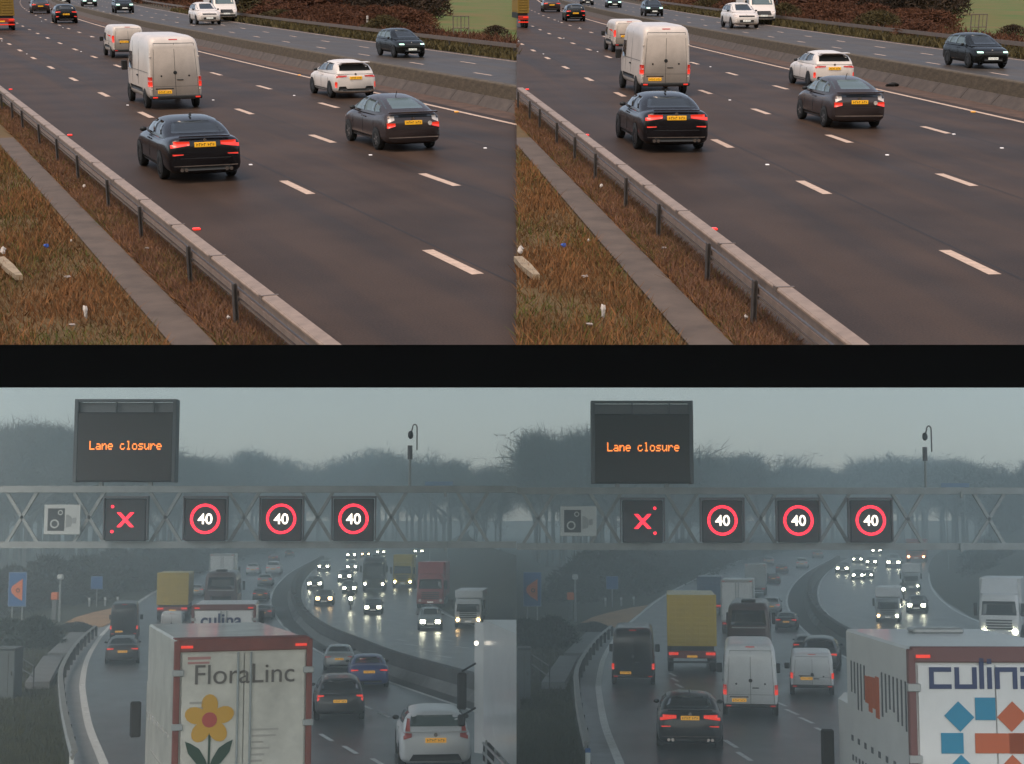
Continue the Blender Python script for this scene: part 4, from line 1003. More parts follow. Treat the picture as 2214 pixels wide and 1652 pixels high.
upper('left', 0.0); upper('right', 1117.0)
for side in ('left', 'right'):
    d = DK[side]; Lf = side == 'left'; w_ = 'upper %s view' % side
    P = lambda a, b: a if Lf else b
    car('saloon', vm(d, *P((428, 383), (1444, 321))), 'black saloon car with lit red tail lamps nearest the guard rail, ' + w_, 'car', P_black, rimm=alloy_d, rear_lamps=bmw_l, plate_z=.93, extras=saloon_x)
    v = van('tall', vm(d, *P((372, 232), (1427, 204))), 'tall dirty white panel van just ahead of the black saloon, ' + w_, 'van', P_white, lamps=tallamps, lit=True, plate_x=-.42, plate_zz=.66)
    van('mid', vm(d, *P((275, 124), (1355, 112))), 'smaller white van ahead of the tall white van, ' + w_, 'van', P_white, lamps=[(.84, .94, .95, 1.35, tail_on)], plate_x=-.25, plate_zz=.98)
    car('hatch', vm(d, *P((758, 210), (1790, 189))), 'white hatchback car beside the concrete barrier, ' + w_, 'car', P_white2, rimm=alloy_d, rear_lamps=[(.38, .82, .86, .95, tail)], plate_z=.84, extras=hatch_x)
    car('liftback', vm(d, *P((874, 321), (1837, 274))), 'grey brown liftback car with yellow plate behind the white hatchback, ' + w_, 'car', P_grey, rear_lamps=[(.57, .765, .83, 1.03, tail_w), (.55, .79, .68, .83, tail_on)], plate_z=.83, rglass=glass2, extras=prius_x, bumper=False)
    car('suv', vm(d, *P((882, 124), (2130, 147)), True), 'black four by four with green tinged headlamps coming the other way, ' + w_, 'car', P_dgreen, ref='front', rimm=alloy_d, front_lamps=[(.52, .80, .80, .87, head_g)], extras=velar_x, rglass=glass2)
    car('suv', vm(d, *P((450, 53), (1608, 61)), True, P(56, 58), 1.92), 'white four by four with black grille on the oncoming lanes, ' + w_, 'car', P_white2, ref='front', front_lamps=[(.62, .86, .78, .92, tail_w)], extras=velar_x)
    box_van_front(vm(d, *P((487, 46), (1645, 53)), True, P(60, 62), 2.1), 'white box van following the white four by four, ' + w_)
    car('suv', vm(d, *P((269, 28), (1413, 35)), True, 38, 1.92), 'dark green four by four with headlamps on further up the oncoming lanes, ' + w_, 'car', P_dgreen, ref='front', front_lamps=[(.5, .84, .80, .92, head_g)])
    car('hatch', vm(d, *P((194, 14), (1328, 17)), True, 30, 1.8), 'distant dark car with two green headlamps on the oncoming lanes, ' + w_, 'car', P_dgreen, ref='front', lod=0, front_lamps=[(.42, .8, .66, .78, head_g)])
    car('saloon', vm(d, *P((138, 8), (1270, 11)), True, 26, 1.86), 'farthest dark car on the oncoming lanes, ' + w_, 'car', P_dgreen, ref='front', lod=0)
    car('hatch', vm(d, *P((143, 50), (1243, 46)), False, P(45, 42), 1.8), 'black hatchback ahead of the white vans, ' + w_, 'car', P_dgreen, rear_lamps=[(.45, .82, .85, .95, tail_on), (.6, .8, .5, .58, tail_on)], plate_z=.72)
    car('saloon', vm(d, *P((88, 29), (1192, 26)), False, P(38, 37), 1.86), 'distant dark saloon ahead of the black hatchback, ' + w_, 'car', P_grey, lod=0, rear_lamps=[(.45, .84, .84, .94, tail_on)])
    Y_up = paint('container_ochre', (.26, .15, .018), .6); redf = mat('red_frame', (.45, .03, .015), .5)
    if Lf:
        M = vm(d, 6, 66); container_truck(M, 'ochre container lorry cut by the left edge in the upper left view', Y_up, W=1.15, H=3.7, zf=1.35, frame=redf)
    else:
        p = d.p(1119, 61); c = Matrix.Translation((-.1 , 0, 0))
        q = d.p(1144, 61); wd = q[0] - p[0]
        container_truck(d.M @ Matrix.Translation((q[0] - wd, p[1], 0)) @ Matrix.Rotation(R(2.5), 4, 'Z'), 'ochre container lorry cut off at the left of the upper right view', Y_up, W=wd, x0=.02, x1=wd, H=3.6, zf=1.35, frame=redf, L=4.0)
# ================================================================== THE LOWER ROADS (level ground, gantry, traffic in mist)
def xat(tab, y):
    return interp(tab, y)
def frange(a, b, n): return [a + (b - a) * i / n for i in range(n + 1)]
def sheet(name, Lt, Rt, ys, m, up, parent=None, xmax=None, xmin=None, nx=1):
    vs = []; fs = []
    for y in ys:
        a, b = xat(Lt, y), xat(Rt, y)
        if xmax is not None: a, b = min(a, xmax), min(b, xmax)
        if xmin is not None: a, b = max(a, xmin), max(b, xmin)
        for i in range(nx + 1): vs.append(G(a + (b - a) * i / nx, y, up))
    k = nx + 1
    for r in range(len(ys) - 1):
        for i in range(nx): fs.append((r * k + i, (r + 1) * k + i, (r + 1) * k + i + 1, r * k + i + 1))
    return link(name, mesh(name, vs, fs), m, parent)
def resample(pts, step):
    out = [pts[0]]; acc = 0.0
    for a, b in zip(pts, pts[1:]):
        L = (b - a).length; n = max(1, int(L / .5)); 
        for i in range(1, n + 1):
            p = a.lerp(b, i / n)
            if (p - out[-1]).length >= step: out.append(p)
    return out
def smoothline(px, n=8):
    out = []
    P = [px[0]] + list(px) + [px[-1]]
    for i in range(1, len(P) - 2):
        for k in range(n):
            t = k / n; a, b, c, e = P[i - 1], P[i], P[i + 1], P[i + 2]
            out.append(tuple(.5 * (2 * b[j] + (c[j] - a[j]) * t + (2 * a[j] - 5 * b[j] + 4 * c[j] - e[j]) * t * t + (3 * b[j] - a[j] - 3 * c[j] + e[j]) * t ** 3) for j in (0, 1)))
    out.append(px[-1]); return out
def line(name, px, w, m, up, parent, taper=False):
    pts = [G(x, y, up) for x, y in px]; vs = []; fs = []
    for i, p in enumerate(pts):
        t = (pts[min(i + 1, len(pts) - 1)] - pts[max(i - 1, 0)]); n = Vector((t.y, -t.x, 0)).normalized() * w / 2
        vs += [p - n, p + n]
    for i in range(len(pts) - 1): fs.append((2 * i, 2 * i + 1, 2 * i + 3, 2 * i + 2))
    return link(name, mesh(name, vs, fs), m, parent)
# one broad sheet of ground under everything below
ys_ = [0, 8, 20, 40, 70, 100, 110, 140, 180, 230, 300, 400, 600, 900]
vs = []; fs = []
for y in ys_:
    for x in (-420, -200, -80, 0, 80, 200, 420): vs.append((x, y - 12 if y < 90 else y, gz(y) - .03))
for r in range(len(ys_) - 1):
    for i in range(6): fs.append((r * 7 + i, r * 7 + i + 1, (r + 1) * 7 + i + 1, (r + 1) * 7 + i))
struct(link('ground', mesh('ground', vs, fs), verge_lo))

EDGE_L = [(1186, 640), (1195, 560), (1215, 470), (1245, 400), (1280, 327), (1309, 283), (1357, 222), (1391, 192), (1427, 168), (1469, 148), (1497, 146), (1553, 154), (1623, 174), (1665, 188), (1720, 205)]
EDGE_R = [(1186, 935), (1205, 905), (1242, 892), (1270, 900), (1301, 928), (1335, 984), (1385, 1116), (1400, 1400), (1720, 1400)]
VMS_ORANGE = mat('sign_amber_text', (1.0, .24, .03), .4, emit=1.6)
RED_LIT = mat('signal_red', (1.0, .012, .035), .4, emit=2.0)
WHITE_LIT = mat('signal_white', (1.0, .88, .72), .4, emit=2.2)
signw = mat('sign_white', (.52, .56, .55), .5); signb = mat('sign_blue', (.02, .10, .28), .5); signo = mat('sign_orange', (.65, .16, .04), .5)
grn_lo = mat('verge_blades', (.020, .026, .012), 1., rgb2=(.05, .055, .020), vscale=.7)
ORANGE_PAD = mat('refuge_orange', (.42, .24, .11), .8, var=.2, vscale=.6)
pale_conc = mat('pale_concrete', (.15, .165, .17), .85, var=.15, vscale=.8)
rail_lo = mat('galvanised_cool', (.20, .21, .20), .5, .2, .15, 3.0)
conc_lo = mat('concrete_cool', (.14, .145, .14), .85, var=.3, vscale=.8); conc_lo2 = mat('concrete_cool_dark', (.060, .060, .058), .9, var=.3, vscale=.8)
reserve_lo = mat('reserve_grey', (.075, .078, .075), .85, var=.2, vscale=.5)

def lower(side, dx, dy):
    Lf = side == 'left'; W_ = 'lower %s view' % side
    xmax = 1116.5 if Lf else None; xmin = None if Lf else 1117.5
    sh_ = lambda tab: [(a, b + dx) for a, b in tab]
    def inside(x): return (x < 1116 if Lf else x > 1118)
    ys = frange(1186, 1250, 32) + frange(1252, 1400, 37) + frange(1404, 1715, 30)
    road = struct(sheet('road', sh_(EDGE_L), sh_(EDGE_R), ys, asph_lo, .0, None, xmax, xmin, 4))
    # hard strip, lines
    line('hard_strip', [(x + dx, y) for x, y in smoothline([(226, 1352), (196, 1388), (173, 1425), (155, 1467), (153, 1497), (161, 1553), (182, 1623), (196, 1665), (210, 1710)])], .75, mat('hard_strip_grey', (.24, .255, .26), .7, var=.15, vscale=1.5), .006, road)
    line('edge_line', [(x + dx, y) for x, y in smoothline([(560, 1196), (470, 1216), (403, 1245), (335, 1280), (291, 1309), (235, 1357), (207, 1391), (188, 1427), (179, 1469), (179, 1497), (188, 1553), (199, 1590), (224, 1651), (240, 1700)])], .26, paint_lo, .010, road)
    cr = smoothline([(690, 1204), (649, 1225), (618, 1245), (593, 1273), (585, 1301), (593, 1326), (613, 1354), (660, 1392), (740, 1435), (842, 1475), (960, 1516), (1112, 1568), (1230, 1610)])
    cr2 = smoothline([(720, 1207), (690, 1222), (674, 1237), (658, 1259), (653, 1281), (658, 1307), (680, 1335), (714, 1363), (780, 1390), (900, 1428), (1018, 1460), (1112, 1490), (1230, 1530)])
    cr = [(x + dx, y) for x, y in cr if inside(x + dx)]; cr2 = [(x + dx, y) for x, y in cr2 if inside(x + dx)]
    tabs = sorted((y, x) for x, y in cr); tabs2 = sorted((y, x) for x, y in cr2)
    # central reserve paving between the two inner edge lines, by distance
    n = 60; vs = []; fs = []
    for i in range(n):
        a = cr[int(i * (len(cr) - 1) / (n - 1))]; b = cr2[int(i * (len(cr2) - 1) / (n - 1))]
        pa, pb = G(*a, .006), G(*b, .006); vs += [pa, pb]
        if i: fs.append((2 * i - 2, 2 * i - 1, 2 * i + 1, 2 * i))
    struct(link('central_reserve', mesh('central_reserve', vs, fs), reserve_lo))
    line('edge_line', cr, .2, paint_lo, .012, road); line('edge_line', cr2, .2, paint_lo, .012, road)
    line('edge_line', [(x + dx, y) for x, y in smoothline([(905, 1210), (893, 1242), (898, 1270), (923, 1301), (978, 1335), (1112, 1384), (1240, 1425)]) if inside(x + dx)], .2, paint_lo, .012, road)
    base = [(x + dx, y) for x, y in smoothline([(690, 1215), (655, 1240), (632, 1262), (622, 1285), (622, 1305), (632, 1335), (655, 1362), (690, 1390), (753, 1421), (837, 1459), (977, 1505), (1112, 1550), (1240, 1595)]) if inside(x + dx)]
    bp = resample([G(x, y) for x, y in base], 3.0)
    bar = thing('concrete_barrier', 'dark concrete barrier curving between the carriageways, ' + W_, 'barrier', Matrix.Identity(4))
    for a, b in zip(bp, bp[1:]):
        e = (b - a); L = e.length; ang = math.atan2(-e.x, e.y)
        M = Matrix.Translation(a) @ Matrix.Rotation(ang, 4, 'Z')
        # base polyline runs from far to near: its left is the oncoming side
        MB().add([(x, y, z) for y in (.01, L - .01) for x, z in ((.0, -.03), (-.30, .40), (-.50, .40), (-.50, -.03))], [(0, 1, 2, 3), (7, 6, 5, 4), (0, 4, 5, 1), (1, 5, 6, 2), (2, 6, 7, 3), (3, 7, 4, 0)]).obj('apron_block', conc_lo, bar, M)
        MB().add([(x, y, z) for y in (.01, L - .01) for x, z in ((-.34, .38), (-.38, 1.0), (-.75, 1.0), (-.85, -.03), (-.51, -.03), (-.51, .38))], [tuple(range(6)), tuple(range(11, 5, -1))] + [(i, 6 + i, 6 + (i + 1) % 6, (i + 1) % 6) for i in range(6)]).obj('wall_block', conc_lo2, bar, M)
    # guard rail on the left
    gp = resample([G(x + dx, y) for x, y in smoothline([(207, 1376), (172, 1410), (145, 1452), (133, 1485), (134, 1520), (140, 1575), (152, 1635), (166, 1690)])], 3.0)
    gr = thing('guard_rail', 'pale steel guard rail curving along the left verge, ' + W_, 'guard rail', Matrix.Identity(4))
    for a, b in zip(gp, gp[1:]):
        e = b - a; L = e.length; M = Matrix.Translation(a) @ Matrix.Rotation(math.atan2(-e.x, e.y), 4, 'Z')
        MB().add([(x, y, z) for y in (.005, L - .005) for x, z in ((-.05, .70), (.12, .72), (.16, .66), (.10, .60), (.16, .54), (.12, .46), (.08, .46), (.04, .60))], [tuple(range(8)), tuple(range(15, 7, -1))] + [(i, 8 + i, 8 + (i + 1) % 8, (i + 1) % 8) for i in range(8)]).obj('rail_section', rail_lo, gr, M)
        MB().box(-.06, .06, 0, .06, -.05, .66).box(-.10, -.06, -.02, .08, -.05, .66).obj('post', mat('post_cool', (.04, .042, .042), .7), gr, M)
    # drainage slabs behind the rail
    for k, (p0, p1, w) in enumerate([((168, 1377), (124, 1424), 1.0), ((115, 1430), (80, 1490), 1.0)]):
        a, b = G(p0[0] + dx, p0[1]), G(p1[0] + dx, p1[1]); e = (b - a); nn = Vector((e.y, -e.x, 0)).normalized() * w / 2
        o = MB().poly([a - nn, b - nn, b + nn, a + nn], (0, 0, .30)).obj('drain_slab', pale_conc)
        tag(o, ('upper' if k == 0 else 'lower') + ' pale concrete drainage slab behind the guard rail, ' + W_, 'slab', 'drainage slabs, ' + W_)
    # orange refuge pad
    pad = [(140, 1347), (165, 1335), (200, 1325), (250, 1314), (285, 1309), (270, 1324), (240, 1347), (222, 1356), (200, 1358), (180, 1346)]
    b = MB(); b.poly([G(x + dx, y, .012) for x, y in pad], (0, 0, .02)); struct(b.obj('refuge_pad', ORANGE_PAD))
    # lane dashes
    if Lf: dash = [(705, 1595), (757, 1622), (830, 1546), (792, 1529), (820, 1650), (890, 1395), (930, 1408), (960, 1420), (870, 1385), (1000, 1400), (965, 1385), (935, 1372)]
    else: dash = [(1454, 1459), (1459, 1470), (1468, 1483), (1476, 1496), (1486, 1510), (1580, 1609), (1609, 1636), (1687, 1522), (1712, 1540), (1743, 1558), (1779, 1581)]
    for x, y in dash:
        p = G(x, y, .012); ang = R(19 if Lf else 4); s_ = 1.0
        link('lane_dash', mesh('lane_dash', [(-.08, -.9, 0), (.08, -.9, 0), (.08, .9, 0), (-.08, .9, 0)], [(0, 1, 2, 3)]), paint_lo, road, Matrix.Translation(p) @ Matrix.Rotation(ang if y > 1440 else R(30), 4, 'Z'))
    # ---------------- gantry
    GY = 72.0; K = GY / F
    def g(x, y, Y=GY): return AT(x + dx, y + dy, Y)
    xl, xr = (-70, 1116.6) if Lf else (1.4, 1200)
    ga = thing('sign_gantry', 'grey steel lattice gantry spanning the road, ' + W_, 'gantry', Matrix.Identity(4))
    def beam(nm, a, b, w, m=gantrym):
        d_ = b - a; MBx = MB(); u = Vector((0, w, 0)); v = d_.cross(Vector((0, 1, 0))).normalized() * w
        MBx.add([a - u - v, a + u - v, a + u + v, a - u + v, b - u - v, b + u - v, b + u + v, b - u + v], [(0, 1, 2, 3), (7, 6, 5, 4), (0, 4, 5, 1), (1, 5, 6, 2), (2, 6, 7, 3), (3, 7, 4, 0)])
        return MBx.obj(nm, m, ga)
    for Yp in (GY, GY + 1.6):
        beam('top_chord', g(xl, 1058, Yp), g(xr, 1058, Yp), .16); beam('lower_chord', g(xl, 1178, Yp), g(xr, 1178, Yp), .16)
    for c in (48, 193, 358, 528, 687, 846, 1022):
        for s_ in (-1, 1):
            if xl < c - 33 and c + 33 < xr: beam('brace', g(c - 33, 1064 if s_ > 0 else 1173), g(c + 33, 1173 if s_ > 0 else 1064), .075)
    for x in range(int(xl) + 40, int(xr) - 20, 80): beam('cross_tie', g(x, 1062, GY), g(x, 1062, GY + 1.6), .05); beam('cross_tie', g(x, 1174, GY), g(x, 1174, GY + 1.6), .05)
    lx = -62 if Lf else 1180
    for Yp in (GY, GY + 1.6): beam('leg', g(lx, 1060, Yp), Vector((g(lx, 1060, Yp).x, Yp, 0)), .2)
    beam('fixture', g(963, 1060, GY - .3), g(963, 1074, GY - .3), .06); beam('fixture', g(963, 1172, GY - .3), g(963, 1190, GY - .3), .06)
    # message sign
    o = g(272, 1043); s = 212 * K; hh = 179 * K
    t = thing('message_sign', 'large dark message sign reading Lane closure above the gantry, ' + W_, 'sign', Matrix.Translation(o))
    MB().bbox(-s / 2, s / 2, -.35, .35, .02, hh * .84, .03).obj('housing', signalm, t)
    MB().bbox(-s / 2 + .1, s / 2 - .1, -.40, -.33, .1, hh * .82, .01).obj('display_panel', mat('display_dark', (.020, .015, .013), .5), t)
    for sg in (-1, 1): MB().bbox(sg * (s / 2) - .09, sg * (s / 2) + .09, -.42, .30, hh * .0, hh, .02).obj('side_frame', mat('sign_frame_grey', (.10, .11, .115), .6), t)
    MB().bbox(-s / 2, s / 2, -.40, -.25, hh * .965, hh, .02).obj('top_rail', mat('sign_frame_grey', (0, 0, 0)), t)
    MB().bbox(-s / 2, s / 2, -.10, .10, hh * .84, hh * .965, .02).obj('hood_panel', mat('hood_grey', (.17, .18, .185), .6), t)
    for xx in (-.1, .28): MB().bbox(s * xx - .03, s * xx + .03, -.38, -.2, hh * .84, hh * .97, .005).obj('hood_strut', mat('sign_frame_grey', (0, 0, 0)), t)
    dot_text('Lane closure', VMS_ORANGE, t, 155 * K, (2 * K, -.42, 79 * K))
    for sg in (-1, 1): MB().box(sg * 1.2 - .1, sg * 1.2 + .1, -.1, .1, -.45, .03).obj('bracket', gantrym, t)
    # lane signals
    fr = mat('signal_frame', (.13, .13, .135), .6)
    for k, (cx, nm) in enumerate([(273, 'x'), (445, 'left'), (609, 'middle'), (765, 'right')]):
        o = g(cx, 1124, GY - .5); hw = 43 * K
        lab = 'dark lane signal showing a red cross, ' + W_ if nm == 'x' else '%s lane signal showing 40 in a red ring, %s' % (nm, W_)
        t = thing('lane_signal', lab, 'lane signal', Matrix.Translation(o), None if nm == 'x' else 'speed limit lane signals, ' + W_)
        MB().bbox(-hw, hw, -.15, .15, -hw * 1.05, hw * 1.05, .04).obj('housing', signalm, t)
        MB().bbox(-hw * 1.12, hw * 1.12, -.22, .12, hw * 1.08, hw * 1.18, .01).obj('hood', fr, t)
        for sg in (-1, 1): MB().bbox(sg * hw * 1.08 - .03, sg * hw * 1.08 + .03, -.20, .12, -hw, hw * 1.08, .01).obj('side_bar', fr, t)
        MB().box(-hw * .6, hw * .6, .15, .40, hw * .7, hw * 1.0).obj('bracket', gantrym, t)
        if nm == 'x':
            for sg in (-1, 1):
                c, s_ = 15.5 * K, 6.0 * K; b = MB()
                b.poly([(-c * 1.0 - s_ * .5, -.16, -sg * c + sg * s_ * .5 * 0 - s_ * 0), (-c + s_ * .9, -.16, -sg * c), (c + s_ * .5, -.16, sg * c), (c - s_ * .9, -.16, sg * c)], (0, -.02 - .004 * sg, 0)).obj('cross_arm', RED_LIT, t)
            sx = -28 if Lf else 26
            for zz in (28, -25): MB().tube((sx * K, -.19, zz * K), (sx * K, -.14, zz * K), 3.2 * K, 3.2 * K, 14).obj('flash_lamp', RED_LIT, t)
        else:
            MB().ring((0, -.19, 2 * K), 26.5 * K, 32 * K, .04).obj('speed_ring', RED_LIT, t)
            text('lettering', '40', WHITE_LIT, t, 31 * K, (0, -.19, 2 * K), .012)
    # speed camera sign
    o = g(135, 1123.5, GY - .3); t = thing('camera_sign', 'white sign with a dark speed camera symbol on the gantry, ' + W_, 'sign', Matrix.Translation(o))
    MB().bbox(-39 * K, 39 * K, -.04, .04, -32 * K, 32 * K, .02).obj('plate', signw, t); sgk = mat('sign_dark', (.05, .06, .065), .5)
    MB().bbox(-31 * K, 5 * K, -.055, -.038, -24 * K, 24 * K, .006).obj('camera_body', sgk, t)
    MB().ring((-16 * K, -.062, -9 * K), 6.5 * K, 9.5 * K, .015, 24).obj('large_reel', signw, t); MB().ring((-4 * K, -.062, 15 * K), 3.5 * K, 5.5 * K, .015, 20).obj('small_reel', signw, t)
    MB().poly([(8 * K, -.045, -17 * K), (20 * K, -.045, -14 * K), (20 * K, -.045, 5 * K), (12 * K, -.045, 11 * K), (8 * K, -.045, 10 * K)], (0, -.01, 0)).obj('lens_hood', mat('sign_mid', (.30, .33, .33), .5), t)
    MB().poly([(21 * K, -.045, -8 * K), (30 * K, -.045, -8 * K), (30 * K, -.045, 5 * K), (21 * K, -.045, 3 * K)], (0, -.01, 0)).obj('lens', mat('sign_mid', (0, 0, 0)), t)
    MB().box(-.1, .1, .04, .3, -.3, .3).obj('bracket', gantrym, t)
    # CCTV mast on the gantry
    o = g(886, 1053, GY + .3); t = thing('camera_mast', 'slim CCTV mast with a hooked arm rising behind the gantry, ' + W_, 'camera mast', Matrix.Translation(o))
    MB().tube((0, 0, 0), (0, 0, 60 * K), .07, .06, 8).obj('mast', gantrym, t); MB().tube((0, 0, 60 * K), (0, 0, 90 * K), .12, .12, 8).obj('mast_head', fr, t)
    pts = [(10 * K + 5 * K * math.cos(a), 0, 128 * K + 8 * K * math.sin(a)) for a in [math.pi * i / 10 for i in range(11)]]
    b = MB(); b.tube((15 * K, 0, 80 * K), (15 * K, 0, 128 * K), .035, .035, 6)
    for p, q in zip(pts, pts[1:]): b.tube(p, q, .035, .035, 6)
    b.tube((5 * K, 0, 128 * K), (3 * K, 0, 120 * K), .035, .035, 6); b.obj('hooked_arm', fr, t)
    MB().blob((1 * K, 0, 113 * K), (.14, .14, .2), 2, 10, 6, .03).obj('camera', signalm, t, smooth=True)
    # distant blue direction sign
    o = AT(949 + dx, 1050 + dy, 200); t = thing('direction_sign', 'distant blue direction sign among the trees, ' + W_, 'sign', Matrix.Translation(o))
    MB().bbox(-1.9, 1.9, -.05, .05, 0, .55, .02).obj('panel', signb, t)
    for sg in (-1, 1): MB().tube((sg * 1.2, .1, -o.z + gz(200)), (sg * 1.2, .1, .5), .08).obj('post', gantrym, t)
    # ---------------- roadside furniture on the left
    p = G(35 + dx, 1352); k = p.y / F
    t = thing('refuge_sign', 'tall blue sign with an orange arrow shape standing in the verge, ' + W_, 'sign', Matrix.Translation(p))
    sz = 70 * k; sw = 18 * k; z0 = 41 * k
    MB().bbox(-sw, sw, -.03, .03, z0, z0 + sz, .02).obj('panel', signb, t); MB().bbox(-sw - .05, sw + .05, -.02, .04, z0 - .05, z0 + sz + .05, .02).obj('border', mat('sign_border', (.16, .24, .38), .5), t)
    MB().poly([(sw * .62, -.045, z0 + sz * .82), (sw * .62, -.045, z0 + sz * .15), (-sw * .2, -.045, z0 + sz * .28), (-sw * .65, -.045, z0 + sz * .40), (-sw * .75, -.045, z0 + sz * .5), (-sw * .6, -.045, z0 + sz * .60)], (0, .012, 0)).obj('arrow', signo, t)
    MB().ring((sw * .1, -.055, z0 + sz * .47), sw * .14, sw * .26, .01, 16).obj('symbol', mat('symbol_dark', (.10, .02, .01), .6), t)
    for sg in (-1, 1): MB().tube((sg * sw * .6, .1, 0), (sg * sw * .6, .1, z0 + sz * .9), .05).obj('post', gantrym, t)
    p = G(208 + dx, 1312); k = p.y / F
    t = thing('refuge_sign', 'small square blue sign on a post beyond the orange pad, ' + W_, 'sign', Matrix.Translation(p))
    MB().bbox(-12 * k, 12 * k, -.03, .03, 38 * k, 64 * k, .02).obj('panel', signb, t); MB().bbox(-12.8 * k, 12.8 * k, -.02, .035, 37.2 * k, 64.8 * k, .02).obj('border', mat('sign_border', (0, 0, 0)), t); MB().tube((0, .08, 0), (0, .08, 60 * k), .05).obj('post', gantrym, t)
    p = G(128 + dx, 1345); k = p.y / F
    t = thing('lamp_post', 'short pole with a white head near the emergency phone, ' + W_, 'pole', Matrix.Translation(p))
    MB().tube((0, 0, 0), (0, 0, 92 * k), .09, .07).obj('pole', gantrym, t); MB().bbox(-.22, .22, -.22, .22, 90 * k, 101 * k, .08).obj('white_head', signw, t)
    p = G(117 + dx, 1340); k = p.y / F
    t = thing('emergency_phone', 'orange emergency phone box on a pale post, ' + W_, 'phone', Matrix.Translation(p))
    MB().bbox(-.18, .18, -.12, .12, 0, 42 * k, .03).obj('post', pale_conc, t); MB().bbox(-7 * k, 8 * k, -.22, .22, 42 * k, 58 * k, .05).obj('phone_box', signo, t)
    for i, x in enumerate((193, 227, 254)):
        p = G(x + dx, 1312 - i * 1.2); t = thing('marker_post', ('first', 'second', 'third')[i] + ' little white marker post beside the orange pad, ' + W_, 'marker post', Matrix.Translation(p), 'marker posts by the pad, ' + W_)
        MB().bbox(-.09, .09, -.05, .05, 0, .8, .03).obj('post', gantrym, t); MB().bbox(-.10, .10, -.06, -.045, .55, .78, .006).obj('reflector', signw, t)
    p = G(13 + dx, 1512) if Lf else G(1131, 1512); k = p.y / F
    t = thing('equipment_cabinet', 'grey green roadside equipment cabinet on the left verge, ' + W_, 'cabinet', Matrix.Translation(p))
    wl = (-60 if Lf else -12.5) * k
    MB().bbox(wl, 16 * k, .0, 1.0, 0, 104 * k, .03).obj('cabinet', mat('cabinet_grey', (.07, .09, .095), .6, var=.1, vscale=1), t); MB().bbox(wl, 18 * k, -.05, 1.1, 104 * k, 108 * k, .02).obj('lid', mat('cabinet_grey', (0, 0, 0)), t)
    MB().box(2 * k, 2.6 * k, -.012, .01, 8 * k, 98 * k).obj('door_gap', trim, t); MB().bbox(9 * k, 11 * k, -.05, .01, 50 * k, 58 * k, .008).obj('handle', trim, t)
    # handrail of a flight of steps
    t = thing('handrail', 'dark metal handrail of steps behind the cabinet, ' + W_, 'handrail', Matrix.Identity(4))
    A1, B1 = G(34 + dx, 1462), G(72 + dx, 1492)
    for f_ in (0, .5, 1): q = A1.lerp(B1, f_); MB().tube(q, q + Vector((0, 0, 1.0)), .03).obj('post', signalm, t)
    for z in (.55, 1.0): MB().tube(A1 + Vector((0, 0, z)), B1 + Vector((0, 0, z)), .03).obj('rail', signalm, t)
    p = G(155 + dx, 1668); t = thing('marker_post', 'blue topped white marker post beside the near end of the guard rail, ' + W_, 'marker post', Matrix.Translation(p))
    MB().bbox(-.07, .07, -.04, .04, 0, .62, .02).obj('post', signw, t); MB().bbox(-.075, .075, -.045, .045, .50, .63, .02).obj('cap', signb, t)
    # ---------------- right bank
    bk = smoothline([(925, 1186), (900, 1205), (889, 1230), (893, 1252), (906, 1275), (934, 1301), (990, 1334), (1060, 1361), (1116, 1382), (1200, 1410)])
    vs = []; fs = []; i = 0
    for x, y in bk:
        p = G(x + dx, y, -.02)
        if not inside(x + dx): continue
        prof = ((0, 0), (3, .4), (8, 2.6), (16, 6.0), (40, 9.0)) if not Lf else ((0, 0), (2, .5), (4, 1.5), (7, 3.0), (9, 4.0))
        for o_, h in prof:
            q = p + Vector((o_, 0, h))
            if Lf:
                lim = q.y * (1116.5 - CX) / F
                q.x = min(q.x, max(lim, p.x))
            vs.append(q)
        if i:
            for j in range(4): a = (i - 1) * 5 + j; fs.append((a, a + 1, a + 6, a + 5))
        i += 1
    struct(link('embankment', mesh('embankment', vs, fs, True), mat('bank_turf', (.030, .036, .028), 1., rgb2=(.055, .055, .038), vscale=.25)))
    # ---------------- grass blades on the near left verge
    rnd = random.Random(5); vs = []; fs = []
    for i in range(26000):
        x = rnd.uniform(-30, 165); y = 1340 + 380 * rnd.random() ** .7
        if x > interp([(1340, 200), (1391, 160), (1440, 132), (1497, 124), (1600, 138), (1720, 165)], y) - 6: continue
        if not inside(x + dx - 4): continue
        p = G(x + dx, y); h = rnd.uniform(.06, .24); a = rnd.uniform(0, 6.28); w = .015; k = len(vs)
        vs += [p + Vector((-w * math.cos(a), -w * math.sin(a), -.03)), p + Vector((w * math.cos(a), w * math.sin(a), -.03)), p + Vector((rnd.gauss(0, .4) * h, rnd.gauss(0, .4) * h, h))]; fs.append((k, k + 1, k + 2))
    struct(link('grass', mesh('grass', vs, fs), grn_lo), 'stuff')
    for i, (x, y, r, h, kd) in enumerate([(78, 1402, 1.7, 2.2, 'green'), (95, 1398, 1.3, 1.6, 'green'), (60, 1394, 1.4, 1.5, 'cool'), (168, 1366, 1.1, .8, 'cool'), (150, 1366, 1.0, .7, 'cool'), (20, 1400, 1.8, 2, 'green'), (184, 1366, .8, .6, 'cool')]):
        if not inside(x + dx - 12) and not Lf: continue
        bush(kd, Matrix.Translation(G(x + dx, y)), r, h, 'low dark bush on the verge behind the guard rail, ' + W_, 'verge bushes, ' + W_, i)
    # ---------------- woods
    TOP = [(-60, 912), (0, 915), (165, 922), (300, 950), (380, 984), (450, 984), (540, 970), (590, 1000), (615, 1015), (645, 985), (690, 1012), (740, 1008), (778, 986), (810, 962), (845, 986), (890, 990), (938, 968), (970, 998), (1001, 1012), (1060, 1000), (1117, 985), (1200, 980)]
    rnd = random.Random(77 + int(dx)); n = 0
    def depth(x): return interp([(0, 235), (200, 245), (420, 280), (560, 345), (880, 350), (940, 300), (1117, 250)], x)
